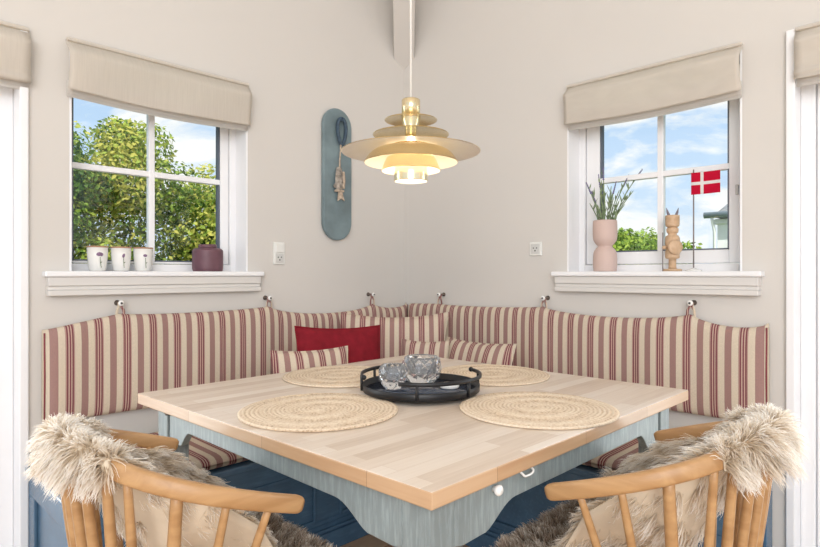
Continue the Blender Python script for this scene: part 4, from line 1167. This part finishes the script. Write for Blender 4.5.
# ------------------------------------------------------------------ garden outside
struct(MB().box((-25, 0.2, -0.25), (40, 45, -0.2)).build('ground_1', M['lawn']))
struct(MB().box((0.2, -30, -0.25), (40, 0.2, -0.2)).build('ground_2', M['lawn']))
def shrub(label, c, r, count, leaf, mat, seed, group, nl=26, ft=.55):
    """leafy crown filling a lumpy ellipsoid, real folded leaves, with stems"""
    rng = np.random.default_rng(seed)
    root = thing('garden_shrub', label, 'shrub', (c[0], c[1], -0.2), 0, group)
    cz = c[2] + .2
    lob = rng.normal(0, 1, (nl, 3)); lob /= np.linalg.norm(lob, axis=1)[:, None]
    lr = rng.uniform(.28, .46, nl) * min(r); lc = lob * (np.array(r) - lr[:, None] * .9)
    which = rng.integers(0, nl, count)
    d_ = rng.normal(0, 1, (count, 3)); d_ /= np.linalg.norm(d_, axis=1)[:, None]
    rad = lr[which] * rng.random(count) ** 0.28
    P = lc[which] + d_ * rad[:, None]
    fill = rng.random(count) < 0.45
    nf = int(fill.sum())
    P[fill] = np.stack([rng.uniform(-.93, .93, nf) * r[0], rng.uniform(-.7, .7, nf) * r[1], -cz + (cz + r[2] * ft) * rng.random(nf)], 1)
    P[:, 2] += cz
    P[:, 2] = np.maximum(P[:, 2], 0.1)
    nrm = d_ + rng.normal(0, .6, (count, 3)) + np.array([0, 0, .4]); nrm /= np.linalg.norm(nrm, axis=1)[:, None]
    ax = np.cross(nrm, rng.normal(0, 1, (count, 3))); ax /= np.linalg.norm(ax, axis=1)[:, None]
    sd = np.cross(nrm, ax)
    l = leaf * rng.uniform(.6, 1.3, count)[:, None]; w_ = l * .30
    V = np.stack([P, P + ax * l * .45 + sd * w_ + nrm * l * .08, P + ax * l, P + ax * l * .45 - sd * w_ + nrm * l * .08], 1).astype(np.float32)
    b = (np.arange(count) * 4)[:, None]
    F = np.concatenate([b + np.array([0, 1, 2]), b + np.array([0, 2, 3])], 1).reshape(-1, 3).astype(np.int32)
    me = bpy.data.meshes.new('foliage')
    me.vertices.add(count * 4); me.vertices.foreach_set('co', V.ravel())
    me.loops.add(F.size); me.loops.foreach_set('vertex_index', F.ravel())
    me.polygons.add(len(F)); me.polygons.foreach_set('loop_start', np.arange(0, F.size, 3, dtype=np.int32)); me.update(calc_edges=True)
    al = np.clip(rng.normal(.57, .23, count) + 0.25 * rng.normal(0, 1, nl)[which], 0, 1)
    a = me.attributes.new('along', 'FLOAT', 'POINT'); a.data.foreach_set('value', np.repeat(al, 4).astype(np.float32))
    a = me.attributes.new('tone', 'FLOAT', 'POINT'); a.data.foreach_set('value', np.full(count * 4, .5, np.float32))
    me.materials.append(mat)
    o = bpy.data.objects.new('foliage', me); COL.objects.link(o); o.parent = root
    for k in range(7):
        q = lc[rng.integers(0, nl)]
        MB().tube(catmull([(q[0] * .15, q[1] * .15, 0), (q[0] * .4, q[1] * .4, cz * .5), (q[0], q[1], max(.3, q[2] + cz))], 4), [0.03, .028, .026, .024, .02, .016, .014, .012, .01][:9], 6).build('branch', M['bark'], root)
shrub('tall leafy yellow green hedge filling the lower panes of the left window', (-0.30, 4.0, 1.18), (2.1, 0.80, 1.60), 120000, 0.055, M['leafA'], 41, None, 80)
shrub('low light green hedge outside the right window behind vase and figurine', (5.2, 0.93, 0.66), (0.6, 1.02, 1.08), 46000, 0.062, M['leafB'], 44, None, 60, .80)
# neighbouring house
def house():
    root = thing('neighbour_house', 'white house with grey roof and gutter outside the right window', 'house', (0, 0, 0))
    hx = 6.0
    MB().box((hx + .05, -6, -.2), (hx + 6, 0.085, 1.78)).build('wall', M['housewall'], root)
    MB().box((hx + .02, -6.1, 1.78), (hx + 6.3, 0.13, 1.85)).build('eaves', M['housewall'], root, 0.01)
    e0 = (hx, 0.17); e1 = (hx + 6.4, -6.2)
    vs = [(hx, 0.08, 1.93), (hx + 6.4, 0.08, 1.93), (hx + 6.4, -6.2, 1.93), (hx, -6.2, 1.93), (hx + 1.6, -1.5, 3.8), (hx + 1.6, -4.5, 3.8), (hx, 0.08, 1.86), (hx + 6.4, 0.08, 1.86), (hx + 6.4, -6.2, 1.86), (hx, -6.2, 1.86)]
    MB().add(vs, [(0, 1, 4), (1, 2, 5, 4), (2, 3, 5), (3, 0, 4, 5), (0, 6, 7, 1), (1, 7, 8, 2), (2, 8, 9, 3), (3, 9, 6, 0), (6, 9, 8, 7)]).build('roof', M['slate'], root)
    MB().tube([(hx - .05, 0.22, 1.90), (hx - .05, -6.2, 1.90)], 0.042, 10).build('gutter', M['gutter'], root)
    MB().tube([(hx - .05, 0.13, 1.88), (hx - .03, 0.12, 1.80), (hx + .01, 0.11, 1.68), (hx + .02, 0.11, 0)], 0.02, 8).build('downpipe', M['housewall'], root)
house()

# ------------------------------------------------------------------ sky, sun, lamps
wd = bpy.data.worlds.new('sky'); sc.world = wd; wd.use_nodes = True
nt = wd.node_tree; bg = nt.nodes['Background']
tc = N(nt, 'ShaderNodeTexCoord'); mp = N(nt, 'ShaderNodeMapping'); mp.inputs['Scale'].default_value = (1.0, 1.0, 2.6); mp.inputs['Location'].default_value = (0.3, 0.1, 0.2)
nt.links.new(tc.outputs['Generated'], mp.inputs['Vector'])
n1 = N(nt, 'ShaderNodeTexNoise'); n1.inputs['Scale'].default_value = 5.2; n1.inputs['Detail'].default_value = 7; n1.inputs['Roughness'].default_value = 0.55; n1.inputs['Distortion'].default_value = 0.3
nt.links.new(mp.outputs['Vector'], n1.inputs['Vector'])
cr = ramp(nt, [(0.455, (0, 0, 0)), (0.56, (1, 1, 1))]); nt.links.new(n1.outputs['Fac'], cr.inputs['Fac'])
sp = N(nt, 'ShaderNodeSeparateXYZ'); nt.links.new(tc.outputs['Generated'], sp.inputs[0])
gr = ramp(nt, [(0.0, (0.78, 0.88, 0.99)), (0.14, (0.60, 0.77, 0.98)), (0.5, (0.36, 0.58, 0.92))]); nt.links.new(sp.outputs['Z'], gr.inputs['Fac'])
mx = N(nt, 'ShaderNodeMixRGB'); mx.inputs['Color2'].default_value = (1.0, 1.0, 1.0, 1)
nt.links.new(cr.outputs['Color'], mx.inputs['Fac']); nt.links.new(gr.outputs['Color'], mx.inputs['Color1'])
nt.links.new(mx.outputs['Color'], bg.inputs['Color']); bg.inputs['Strength'].default_value = 1.08

def light(kind, name, loc, energy, color=(1, 1, 1), size=1.0, size_y=None, aim=None):
    l = bpy.data.lights.new(name, kind); l.energy = energy; l.color = color
    o = bpy.data.objects.new(name, l); COL.objects.link(o); o.location = loc
    if kind == 'AREA':
        l.shape = 'RECTANGLE'; l.size = size; l.size_y = size_y or size
    if kind == 'POINT': l.shadow_soft_size = size
    if aim is not None: o.rotation_euler = (Vector(aim) - Vector(loc)).to_track_quat('-Z', 'Y').to_euler()
    return o
s = light('SUN', 'sun', (0, 0, 10), 6.0, (1.0, 0.95, 0.86), aim=(3.5, 4.5, 2.0)); s.data.angle = 0.01
light('AREA', 'room_fill', (-4.9, -4.9, 2.2), 158, (1.0, 0.985, 0.965), 3.0, 2.4, aim=(-0.8, -0.8, 1.2))  # soft fill added behind the camera to brighten the room, no modelled window
light('AREA', 'left_door_daylight', (-2.46, 0.3, 1.0), 20, (0.93, 0.96, 1.0), 0.75, 1.6, aim=(-2.46, -3, 0.7)).data.spread = math.radians(115)
light('AREA', 'right_door_daylight', (0.3, -2.48, 1.0), 16, (0.93, 0.96, 1.0), 0.75, 1.6, aim=(-3, -2.48, 0.7)).data.spread = math.radians(115)
light('POINT', 'lamp_bulb_light', (LX, LY, 1.40 + zc(146.5)), 1.5, (1.0, 0.80, 0.54), 0.004)

# ------------------------------------------------------------------ camera
cam = bpy.data.cameras.new('camera'); co = bpy.data.objects.new('camera', cam); COL.objects.link(co)
co.location = (-2.440, -2.439, 1.118); co.rotation_euler = (PI / 2, 0, math.atan2(.6997, .7145) - PI / 2)
cam.sensor_width = 36; cam.lens = 582 / 820 * 36; cam.clip_start = 0.05
sc.camera = co
sc.view_settings.view_transform = 'Standard'; sc.view_settings.look = 'None'; sc.view_settings.gamma = 1.0
sc.view_settings.use_curve_mapping = False; sc.view_settings.exposure = 0.0
